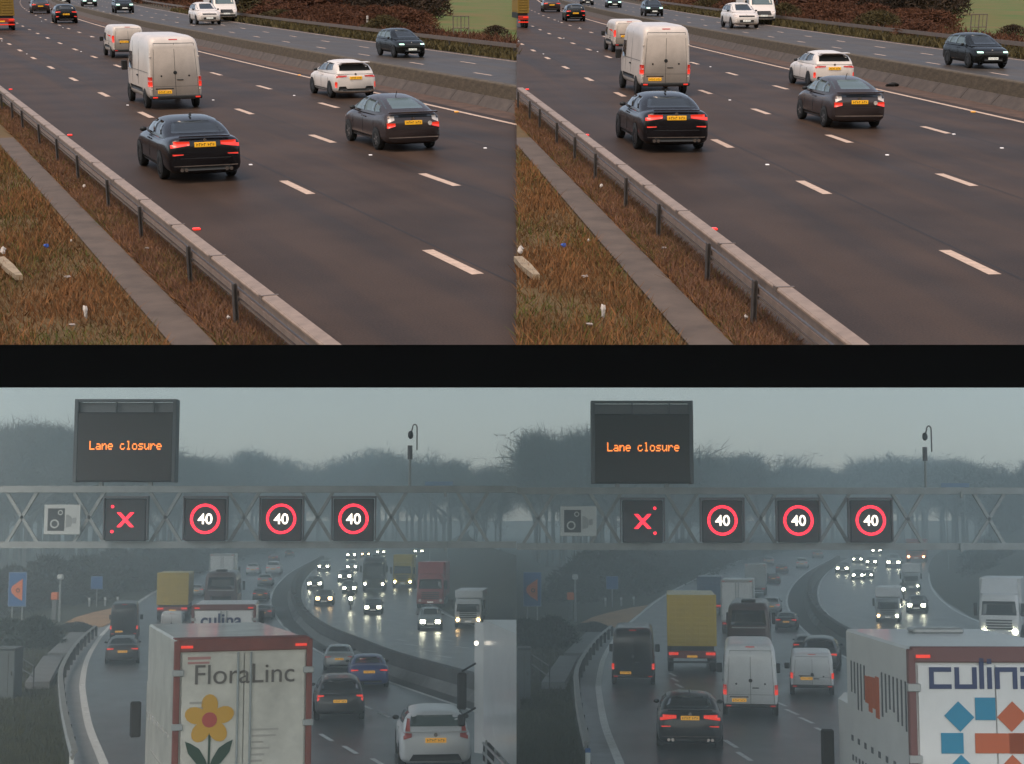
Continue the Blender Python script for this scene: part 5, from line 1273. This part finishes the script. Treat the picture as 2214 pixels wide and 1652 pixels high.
    x = -40
    while x < 1190:
        for row in range(3):
            if row == 2 and x > 520 and x < 1000: continue
            xx = x + rnd.uniform(-9, 9)
            if Lf and xx > 1112 - 28: continue
            if not Lf and (xx + dx < 1119 + 34): continue
            Yd = depth(xx) * (1, 1.12, .93)[row] * rnd.uniform(.96, 1.05)
            if row == 2 and 540 < xx < 930: Yd = 352 * rnd.uniform(1, 1.05)
            top = interp(TOP, xx) + (rnd.uniform(4, 22), rnd.uniform(24, 50), rnd.uniform(45, 85))[row]
            q = AT(xx + dx, top + dy, Yd); gzv = gz(Yd); h = max(4.0, q.z - gzv)
            tree(Vector((q.x, Yd, gzv - .1)), h, ('bare winter tree standing against the misty sky, ', 'bare winter tree half hidden among the others, ', 'shorter bare winter tree at the wood edge, ')[row] + W_, ('skyline', 'middle', 'front')[row] + ' trees, ' + W_, n, rnd.uniform(.8, 1.15) * (.5 if abs(xx + dx - 1117) < 130 else 1)); n += 1
        x += 28
    # understorey along the foot of the woods
    i = 0
    for seg in ([(-40, 1336), (60, 1322), (150, 1302), (240, 1284), (335, 1258), (420, 1226), (520, 1202), (580, 1191)], [(1000, 1240), (1060, 1290), (1110, 1330)]) if True else ():
        pl_ = resample([G(a + dx, b_) for a, b_ in seg], 5.0)
        for q in pl_:
            for back in (0, 1):
                if rnd.random() < (.2 if q.y < 200 else .6): continue
                o_ = Vector((rnd.uniform(-1, 1) + (-2.5 if seg[0][0] < 0 else 2.5) * back, rnd.uniform(-1, 1) + 3.0 * back, 0))
                pp = q + o_; xp = CX + F * pp.x / pp.y
                rr = rnd.uniform(2.6, 4.0)
                if Lf and xp + F * rr / pp.y > 1116: continue
                if not Lf and xp - F * rr / pp.y < 1118: continue
                if i > 46: continue
                bush('cool', Matrix.Translation(Vector((pp.x, pp.y, gz(pp.y)))), rr, rnd.uniform(2.2, 4.2) + back * 1.2, 'tangled dark brown undergrowth at the foot of the woods, ' + W_, 'undergrowth, ' + W_, i); i += 1
for sd_, dx_, dy_ in (('left', 0.0, 0.0), ('right', 1116.0, 3.5)): lower(sd_, dx_, dy_)

# ------------------------------------------------------------------ traffic below
def lm(x, y, wpx=None, W=1.86, rel=0.0, on=False, back=0.0, smin=.72, smax=1.35):
    """stand a vehicle with its end at ground point of picture (x, y); rel = turn to the right of the line of sight, degrees"""
    p = G(x, y); s = 1.0
    if wpx: s = max(smin, min(smax, wpx * p.y / F / W))
    ang = math.atan2(-p.x, p.y) - R(rel)
    return Matrix.Translation(p) @ Matrix.Rotation(ang + (math.pi if on else 0), 4, 'Z') @ Matrix.Scale(s, 4)
dk = [(.45, .84, .84, .94, tail_on)]
hl = [(.40, .76, .56, .82, head)]; hlw = [(.40, .76, .56, .82, head_w)]
def lcar(kind, x, y, wpx, label, body, lamps=dk, rel=0, lod=0, **kw):
    ax = SPECS[kind]['ax'][0]; M = lm(x, y, wpx, 2 * SPECS[kind]['W'], rel)
    return car(kind, M @ Matrix.Translation((0, ax, 0)), label, 'car', body, rear_lamps=lamps, lod=lod, **kw)
def ocar(kind, x, y, wpx, label, body, lamps=hl, rel=0, group=None):
    s = SPECS[kind]; M = lm(x, y, wpx, 2 * s['W'], rel, True)
    return car(kind, M @ Matrix.Translation((0, s['ax'][1] - s['L'], 0)), label, 'car', body, group, ref='front', front_lamps=lamps, lod=0)
LL, LR = ', lower left view', ', lower right view'
ink = mat('faded_ink', (.13, .115, .10), .7); blue_ink = mat('navy_ink', (.03, .045, .12), .6); petal = mat('petal_yellow', (.60, .33, .03), .6); heart = mat('flower_red', (.45, .07, .05), .6)
leafg = mat('flower_green', (.02, .055, .03), .6); teal = mat('logo_teal', (.02, .22, .36), .6); rust = mat('logo_orange', (.46, .10, .03), .6); paleink = mat('pale_print', (.40, .38, .34), .7)
def flora(t, W, H, zf, L):
    y = -.045; zc = 2.35
    text('lettering', 'FloraLinc', ink, t, 1.86, (.02, y, 3.88), 0.0)
    cx = -.63; cz = 3.05
    for i in range(5):
        a = R(90 + 72 * i); px, pz = cx + .27 * math.cos(a), cz + .27 * math.sin(a); pts = []
        for j in range(14):
            b = 2 * math.pi * j / 14; u, v = .20 * math.cos(b), .155 * math.sin(b)
            pts.append((px + u * math.cos(a) - v * math.sin(a), y - .001 * i, pz + u * math.sin(a) + v * math.cos(a)))
        MB().poly(pts, (0, .01, 0)).obj('petal', petal, t)
    MB().poly([(cx + .14 * math.cos(R(22.5 * j)), y - .012, cz + .14 * math.sin(R(22.5 * j))) for j in range(16)], (0, .01, 0)).obj('flower_heart', heart, t)
    MB().poly([(cx - .012, y, cz - .14), (cx + .03, y, cz - .14), (cx + .02, y, cz - .92), (cx - .02, y, cz - .92)], (0, .008, 0)).obj('flower_stem', leafg, t)
    for sg in (-1, 1):
        pts = [(cx, y - .004, cz - .90)]
        for u, v in ((.22, .10), (.38, .30), (.44, .52), (.34, .48), (.18, .38), (.06, .18)): pts.append((cx + sg * u, y - .004, cz - .90 + v))
        MB().poly(pts, (0, .008, 0)).obj('flower_leaf', leafg, t)
    for i, w in enumerate((.5, .46, .22, .34, .24, .2, .0, .78, .8)):
        if w: MB().box(.16, .16 + w, y, y + .01, 2.82 - i * .115, 2.855 - i * .115).obj('print_line', paleink, t)
    for i, (w, h) in enumerate(((.42, .05), (.40, .04))): MB().box(-1.05, -1.05 + w, y, y + .01, 4.16 - i * .08, 4.16 + h - i * .08).obj('print_line', mat('pink_print', (.45, .22, .20), .7), t)
    for i in range(3): MB().box(-1.0, -.75, y, y + .01, 3.35 - i * .1, 3.39 - i * .1).obj('print_line', paleink, t)
    MB().box(.12, .24, y, y + .012, 1.62, 1.76).obj('small_label', petal, t); MB().box(.36, .58, y, y + .012, 1.58, 1.76).obj('small_label', mat('pink_print', (0, 0, 0)), t)
    MB().bbox(-.6, .95, -.09, -.03, 1.02, 1.14, .01).obj('reflective_strip', signo, t)
    # faded print on the long side
    for i in range(5): MB().box(-W - .012, -W, 1.2 + i * .9, 1.8 + i * .9, 2.6 - i * .02, 2.66).obj('side_print', paleink, t)
    MB().box(-W - .012, -W, .5, 4.5, 1.9, 1.93).obj('side_print', paleink, t)
    MB().bbox(-W - .02, W + .02, .3, .6, H - .01, H + .015, .005).obj('roof_seam', frame_red, t)
frame_red = mat('frame_red', (.20, .055, .04), .6, var=.2, vscale=2)
def culina(t, W, H, zf, L):
    y = -.045; u = .34; st = .07; z0 = H - .62; x = -W + .26
    def bar(x0, x1, a, b): MB().box(x0, x1, y, y + .012, z0 + a, z0 + b).obj('lettering', blue_ink, t)
    h = .33
    def c_(x): bar(x, x + u, h - st, h); bar(x, x + u, 0, st); bar(x, x + st, st, h - st)
    def u_(x): bar(x, x + st, st, h); bar(x + u - st, x + u, st, h); bar(x, x + u, 0, st)
    def n_(x): bar(x, x + st, 0, h - st); bar(x + u - st, x + u, 0, h - st); bar(x, x + u, h - st, h)
    c_(x); x += u + .05; u_(x); x += u + .04; bar(x, x + st, 0, h + .14); x += st + .05; bar(x, x + st, 0, h); bar(x, x + st, h + .05, h + .13); x += st + .05
    n_(x); x += u + .05; bar(x, x + u, h - st, h); bar(x + u - st, x + u, 0, h - st); bar(x, x + u - st, 0, st); bar(x, x + st, st, .2); bar(x + st, x + u - st, .15, .2)
    # radiating square logo
    cx, cz = -.17, H - 1.44
    def sq(px, pz, a, s_, m, l=None):
        l = l or s_; c, s2 = math.cos(a), math.sin(a); pts = [(px + q * c - r * s2, y, pz + q * s2 + r * c) for q, r in ((-l, -s_), (l, -s_), (l, s_), (-l, s_))]
        MB().poly(pts, (0, .012, 0)).obj('logo_block', m, t)
    for i in range(8):
        a = R(45 * i); m = rust if i in (0, 1, 7, 6) else teal
        r = .52 if i % 2 == 0 else .57
        sq(cx + r * math.cos(a), cz + r * math.sin(a), a, .155, m, .17)
    sq(cx + .25, cz, 0, .15, rust, .42)
    # coloured print on the long side
    rn = random.Random(2)
    for i in range(16):
        yy = 4.4 - i * .27; m = rust if 5 <= i <= 8 else mat('side_ink', (.10, .11, .12), .7)
        MB().box(-W - .012, -W, yy, yy + (.25 if m is rust else .07), H - 1.25 + rn.uniform(-.15, .15), H - .55 - (rn.uniform(0, .25) if m is rust else 0)).obj('side_print', m, t)
        if i % 2 == 0: MB().box(-W - .012, -W, yy, yy + .14, H - 2.0, H - 1.9).obj('side_print', mat('side_ink', (0, 0, 0)), t)
        MB().box(-W - .012, -W, yy, yy + .10, H - 2.35, H - 2.25).obj('side_print', mat('side_ink', (0, 0, 0)), t)
    MB().bbox(-.35, .55, L - 1.4, L - .9, H, H + .1, .03).obj('roof_vent', L_silver, t)
def at_depth(x, Y, z=0.0): return Vector(((x - CX) / F * Y, Y, z))
# the two big lorries in front
zr = 28.3; M = Matrix.Translation(Vector(((536 - CX) / F * zr, zr, 0))) @ Matrix.Rotation(R(19), 4, 'Z')
truck_rear(M, 'white box lorry with a yellow flower on its rear doors, lower left view', L=5.6, W=1.24, H=4.52, body=L_cream, frame=frame_red, zf=1.35, deco=flora, bar='orange')
zr = 23.2; M = Matrix.Translation(Vector(((1958 - CX) / F * zr + 1.28, zr, 0))) @ Matrix.Rotation(R(-1.0), 4, 'Z')
truck_rear(M, 'white box lorry with blue lettering and teal orange logo' + LR, L=4.9, W=1.275, H=4.72, body=L_white, frame=mat('grey_red_frame', (.16, .07, .065), .6), zf=1.35, deco=culina, rods=())
# white artic at the right of the lower left view: the part that shows
p0 = AT(1046, 1600, 36.0); seam = (1116.5 - CX) / F
t = thing('lorry', 'white lorry with side rails cut off at the right' + LL, 'lorry', Matrix.Identity(4))
def wedge(nm, xa, Ya, Yb, z0, z1, m):
    # side wall from the far corner at xa, Ya toward the near end at the edge of the view, with the body behind it
    a = at_depth(xa, Ya); b = Vector((seam * Yb, Yb, 0)); c = Vector((seam * Ya, Ya, 0))
    b_ = MB(); b_.add([(a.x, a.y, z0), (b.x, b.y, z0), (c.x, c.y, z0), (a.x, a.y, z1), (b.x, b.y, z1), (c.x, c.y, z1)], [(0, 1, 4, 3), (1, 2, 5, 4), (2, 0, 3, 5), (0, 2, 1), (3, 4, 5)]); return b_.obj(nm, m, t)
wedge('load_box', 1046, 40.0, 34.0, 1.2, 4.25, L_white)
wedge('cab', 1027, 41.6, 40.3, .55, 4.1, L_white)
for zz in (.55, .8, 1.05):
    a, b = at_depth(1046, 39.8, zz), Vector((seam * 34.1, 34.1, zz)); MB().tube(a, b, .035).obj('side_rail', L_silver, t)
for f_ in (.1, .4, .7, .95):
    a, b = at_depth(1046, 39.8, 0), Vector((seam * 34.1, 34.1, 0)); q = a.lerp(b, f_); MB().tube(q + Vector((0, 0, .5)), q + Vector((0, 0, 1.2)), .03).obj('rail_upright', L_silver, t)
q = at_depth(1000, 41.2); MB().bbox(q.x - .13, q.x + .13, q.y, q.y + .14, 1.75, 2.75, .04).obj('wing_mirror', signalm, t); MB().bbox(q.x - .11, q.x + .10, q.y, q.y + .12, 1.3, 1.62, .04).obj('wing_mirror', signalm, t)
for zz in (2.9, 1.7): MB().tube((q.x, q.y + .05, zz - .12), (at_depth(1030, 41.2).x, q.y + .05, zz + .1), .03).obj('mirror_arm', signalm, t)
q = at_depth(1031, 40.2, 3.62); MB().tube(q, q + Vector((0, -.08, 0)), .06, .06, 12).obj('marker_lamp', WHITE_LIT, t)
wheel(t, at_depth(1050, 40.6).x + .10, 40.6, .48, .3, alloy_d)

# lower left, moving away
def fiesta_x(t, lo, gh):
    badge(t, lo, .93, .05)
    for sg in (-1, 1): gh.patch('high_tail_lamp', 'rear', ((sg * .64, 1.02), (sg * .76, 1.02), (sg * .70, 1.30), (sg * .64, 1.30)), mat('pink_lamp', (.50, .10, .08), .3), t, .03, 3, 4)
    lo.patch('lower_valance', 'rear', ((-.66, .30), (.66, .30), (.56, .46), (-.56, .46)), trim, t, .018, 8, 2)
pink = mat('pink_lamp', (.50, .10, .08), .3)
lcar('hatch', 942, 1672, 154, 'white hatchback in front at the right' + LL, L_white, [(.60, .80, .82, .98, pink)], -3, 1, extras=fiesta_x, rglass=glass2, rimm=alloy_d, plate_z=.80)
lcar('suv', 735, 1562, 106, 'dark four by four beside the flower lorry with curved red lamps' + LL, L_dark, [(.62, .87, .95, 1.04, tail_on), (.80, .88, .80, .95, tail_on)], -2, 1, plate_z=.80)
lcar('saloon', 798, 1491, 86, 'blue saloon car with lit red lamps' + LL, L_blue, [(.50, .88, .83, .91, tail_on)], -2, 1, plate_z=.80)
lcar('saloon', 733, 1452, 66, 'silver saloon ahead of the blue one' + LL, L_silver, [(.5, .84, .83, .90, tail)], 0, 1)
lcar('saloon', 264, 1438, 71, 'dark saloon behind the black van by the guard rail' + LL, L_dark, [(.48, .84, .84, .93, tail_on)], 0, 1)
vw = dict(lamps=[(.88, .985, .78, 1.05, tail_on)], plate_x=-.35)
van('tall', lm(267, 1384, 58, 2.0, 2) @ Matrix.Translation((0, 1.05, 0)), 'black high roof van ahead of the dark saloon' + LL, 'van', L_black, **vw)
container_truck(lm(372, 1342, 66, 2.44, 4), 'yellow container lorry ahead in the slow lane' + LL, L_yellow, H=3.75, zf=1.25)
van('mid', lm(370, 1372, 46, 1.9, 2) @ Matrix.Translation((0, .95, 0)), 'small white van mostly hidden behind the flower lorry' + LL, 'van', L_white)
def cul_small(t, W, H, zf, L): text('lettering', 'culina', blue_ink, t, 1.7, (-.1, -.05, H - .62), .02)
truck_rear(lm(481, 1478, 130, 2.55, 3), 'white lorry with blue lettering seen over the flower lorry' + LL, L=5.0, H=3.25, body=L_white, frame=mat('grey_red_frame', (0, 0, 0)), deco=cul_small)
coach(lm(476, 1345, 72, 2.5, 3), 'dark coach ahead of the lettered lorry' + LL, L_brown)
truck_rear(lm(479, 1283, 50, 2.5, 4), 'tall white box lorry far ahead of the coach' + LL, L=6, H=4.2, body=L_white, frame=L_silver, lit=False)
for (x, y, w, kd, lab, bd) in [(424, 1290, 31, 'hatch', 'small pale car with pink lamps beside the container lorry', L_silver), (546, 1243, 29, 'suv', 'white car far up the road left of another white one', L_white), (590, 1243, 33, 'suv', 'white four by four far up the road near the bend', L_white),
        (572, 1268, 32, 'hatch', 'grey car behind the far white four by four', L_silver), (568, 1341, 40, 'saloon', 'dark red lamped saloon beside the coach', L_brown), (562, 1300, 33, 'hatch', 'dim hatchback right of the coach', L_dark), (590, 1215, 22, 'saloon', 'far brown car near the bend', L_brown), (625, 1205, 20, 'hatch', 'farthest dim car at the bend', L_brown)]:
    lcar(kd, x, y, w, lab + LL, bd, dk, 4)
# lower left, oncoming
ocar('suv', 930, 1364, 53, 'silver four by four with bright headlamps' + LL, L_silver)
truck_front(lm(1012, 1358, 60, 2.5, 4, True), 'white lorry with a rounded roof box on the oncoming side' + LL, L_white, L_white, H=3.3, lowcab=True, windH=(1.45, 2.1), lamp=head_w)
truck_front(lm(930, 1316, 60, 2.5, 4, True), 'red lorry on the oncoming side' + LL, L_red, L_red, H=4.1, visor=L_red, lamp=tail_w)
truck_front(lm(870, 1271, 44, 2.5, 3, True), 'yellow lorry on the oncoming side' + LL, L_yellow, L_yellow, H=4.0, visor=L_yellow)
coach(lm(808, 1280, 50, 2.5, 2, True) @ Matrix.Translation((0, -8.0, 0)), 'grey coach with two headlamps on the oncoming side' + LL, L_dark, front=True)
oc = [(806, 1329, 40, 'hatch', 'dark car with brilliant headlamps nearest on the oncoming side', L_dark, hl), (700, 1310, 42, 'saloon', 'dark car with amber headlamps by the barrier', L_dark, hlw), (680, 1275, 34, 'hatch', 'dark car with headlamps ahead of the amber lamped one', L_dark, hl),
      (755, 1284, 32, 'hatch', 'dark car with headlamps left of the grey coach', L_dark, hl), (745, 1258, 32, 'saloon', 'dim car with headlamps behind the coach', L_dark, hl), (699, 1235, 27, 'hatch', 'far car with twin headlamps by the bend', L_dark, hl), (760, 1235, 27, 'suv', 'far pale car with headlamps above the coach', L_silver, hl),
      (759, 1208, 22, 'hatch', 'far twin headlamps left under the gantry', L_dark, hl), (790, 1206, 22, 'saloon', 'far car with warm headlamps under the gantry', L_dark, hlw), (823, 1201, 20, 'hatch', 'far car with headlamps midway under the gantry', L_dark, hl), (905, 1200, 24, 'suv', 'far car with headlamps rightmost under the gantry', L_dark, hl)]
for x, y, w, kd, lab, bd, hp in oc: ocar(kd, x, y, w, lab + LL, bd, hp, 2)
def bike(x, y, label):
    p = G(x, y); t = thing('motorcycle', label, 'motorcycle', Matrix.Translation(p) @ Matrix.Rotation(math.atan2(-p.x, p.y) + math.pi, 4, 'Z'))
    wheel(t, 0, -.1, .32, .14, alloy_d); wheel(t, 0, -1.5, .32, .16, alloy_d)
    MB().bbox(-.18, .18, -1.4, -.3, .4, .85, .08).obj('frame', trim, t); MB().bbox(-.24, .24, -.5, -.1, .75, 1.2, .08).obj('fairing', L_dark, t)
    MB().tube((-.4, -.35, 1.15), (.4, -.35, 1.15), .02).obj('handlebar', trim, t); MB().tube((0, -.12, .95), (0, -.05, .95), .16, .15, 14).obj('head_lamp', head, t)
    MB().blob((0, -.85, 1.25), (.26, .20, .42), 1, 10, 6, .02).blob((0, -.75, 1.72), (.14, .16, .17), 1, 10, 6, .02).tube((-.2, -.8, 1.5), (-.38, -.4, 1.18), .07, .05).tube((.2, -.8, 1.5), (.38, -.4, 1.18), .07, .05).obj('rider', L_dark, t, smooth=True)
bike(758, 1319, 'motorcycle with a single headlamp between the cars' + LL)
# lower right, moving away
lcar('saloon', 1493, 1626, 141, 'black saloon with lit tail lamps in front' + LR, L_black, bmw_l, -1, 1, plate_z=.93, extras=saloon_x, rimm=alloy_d)
van('tall', lm(1369, 1484, 91, 2.0, 1) @ Matrix.Translation((0, 1.05, 0)), 'black high roof van by the guard rail' + LR, 'van', L_black, **vw)
container_truck(lm(1497, 1455, 104, 2.44, -1), 'yellow container lorry in the second lane' + LR, L_yellow, H=3.85, zf=1.35)
container_truck(lm(1534, 1330, 51, 2.44, 2), 'blue container lorry ahead of the yellow one' + LR, L_lblue, H=3.9, zf=1.2)
truck_rear(lm(1595, 1372, 66, 2.5, 2), 'tall white box lorry ahead of the coach' + LR, L=6, H=4.4, body=L_white, frame=L_silver, lit=False)
truck_rear(lm(1634, 1288, 42, 2.5, 2), 'far grey box lorry beyond the white one' + LR, L=6, H=4.0, body=L_silver, frame=L_silver, lit=False)
coach(lm(1620, 1448, 95, 2.5, 1), 'dark maroon coach ahead of the tall white van' + LR, L_brown)
van('tall', lm(1624, 1554, 116, 2.0, -1) @ Matrix.Translation((0, 1.05, 0)), 'tall white panel van beside the black saloon' + LR, 'van', L_white, lamps=tallamps, plate_x=-.42, plate_zz=.66)
van('mid', lm(1757, 1507, 91, 1.9, -1) @ Matrix.Translation((0, .95, 0)), 'smaller white van left of the lettered lorry' + LR, 'van', L_white, lamps=[(.84, .94, .80, 1.05, tail_on)], plate_x=-.25, plate_zz=.80)
for (x, y, w, kd, lab, bd) in [(1772, 1455, 84, 'suv', 'dark four by four ahead of the smaller white van', L_dark), (1742, 1422, 56, 'saloon', 'dark saloon left of the dark four by four', L_dark), (1700, 1364, 48, 'saloon', 'dark saloon with red lamps right of the coach', L_dark), (1668, 1327, 40, 'suv', 'pale four by four ahead of the red lamped saloon', L_silver),
        (1734, 1229, 26, 'suv', 'far white car left of the bend', L_white), (1662, 1222, 22, 'hatch', 'far pale car beyond the grey lorry', L_silver), (1690, 1240, 26, 'saloon', 'far brown car near the bend', L_brown), (1768, 1207, 22, 'hatch', 'farthest pale car at the bend', L_silver), (1672, 1262, 28, 'saloon', 'far dim car right of the grey lorry', L_brown)]:
    lcar(kd, x, y, w, lab + LR, bd, dk, 2, 1 if w > 50 else 0)
# lower right, oncoming
truck_front(lm(1920, 1347, 52, 2.5, 2, True), 'white lorry with one dazzling amber headlamp' + LR, L_silver, L_white, H=3.6, lowcab=True, windH=(1.45, 2.1), lamp=head, lampL=head_w)
truck_front(lm(1970, 1278, 38, 2.5, 2, True), 'smaller white lorry further up the oncoming side' + LR, L_silver, L_white, H=3.8, lowcab=True, windH=(1.45, 2.1))
truck_front(lm(2162, 1392, 86, 2.5, 3, True), 'large white lorry near the right edge' + LR, L_white, L_white, H=4.0, visor=L_white)
truck_front(lm(1981, 1216, 42, 2.5, 2, True, smax=1.5), 'far orange red lorry under the gantry' + LR, signo, L_red, H=3.0, lowcab=True, windH=(1.4, 2.0), lamp=head_w)
oc = [(1982, 1326, 44, 'hatch', 'dark car with brilliant headlamps right of the amber lamped lorry', L_dark, hl), (1855, 1254, 27, 'hatch', 'dark car with headlamps in the middle distance', L_dark, hl), (1876, 1252, 24, 'saloon', 'dim car close behind the middle distance one', L_dark, hl), (1821, 1240, 30, 'saloon', 'dark car with headlamps by the bend barrier', L_dark, hl),
      (1932, 1228, 34, 'suv', 'silver car with headlamps left of the smaller white lorry', L_silver, hl), (1884, 1224, 24, 'hatch', 'far car with twin headlamps beyond the middle ones', L_dark, hl), (1854, 1218, 24, 'saloon', 'far car with twin headlamps left of the others', L_dark, hl), (1895, 1198, 22, 'hatch', 'farthest twin headlamps under the gantry', L_dark, hl)]
for x, y, w, kd, lab, bd, hp in oc: ocar(kd, x, y, w, lab + LR, bd, hp, 2)
bike(1954, 1296, 'motorcycle with a single headlamp beside the car' + LR)

# ------------------------------------------------------------------ mist
# it lies over the lower road and round the camera; its top face stays just under the ramp deck
prof = [(-14, -3), (440, -3), (440, 6.6 + .392 * 424.2), (15.8, 6.6), (-14, 6.6)]
hb = MB(); n = len(prof)
hb.add([(x, y, z) for x in (-430, 430) for y, z in prof], [tuple(range(n - 1, -1, -1)), tuple(range(n, 2 * n))] + [(i, (i + 1) % n, n + (i + 1) % n, n + i) for i in range(n)])
hz = hb.obj('haze', None)
hm = bpy.data.materials.new('haze'); hm.use_nodes = True; ht = hm.node_tree; ht.nodes.clear()
pv = ht.nodes.new('ShaderNodeVolumePrincipled'); pv.inputs['Color'].default_value = (.82, .93, .945, 1); pv.inputs['Density'].default_value = HAZE; pv.inputs['Anisotropy'].default_value = 0.5
ho = ht.nodes.new('ShaderNodeOutputMaterial'); ht.links.new(pv.outputs[0], ho.inputs['Volume'])
hz.data.materials.append(hm); struct(hz, 'stuff')
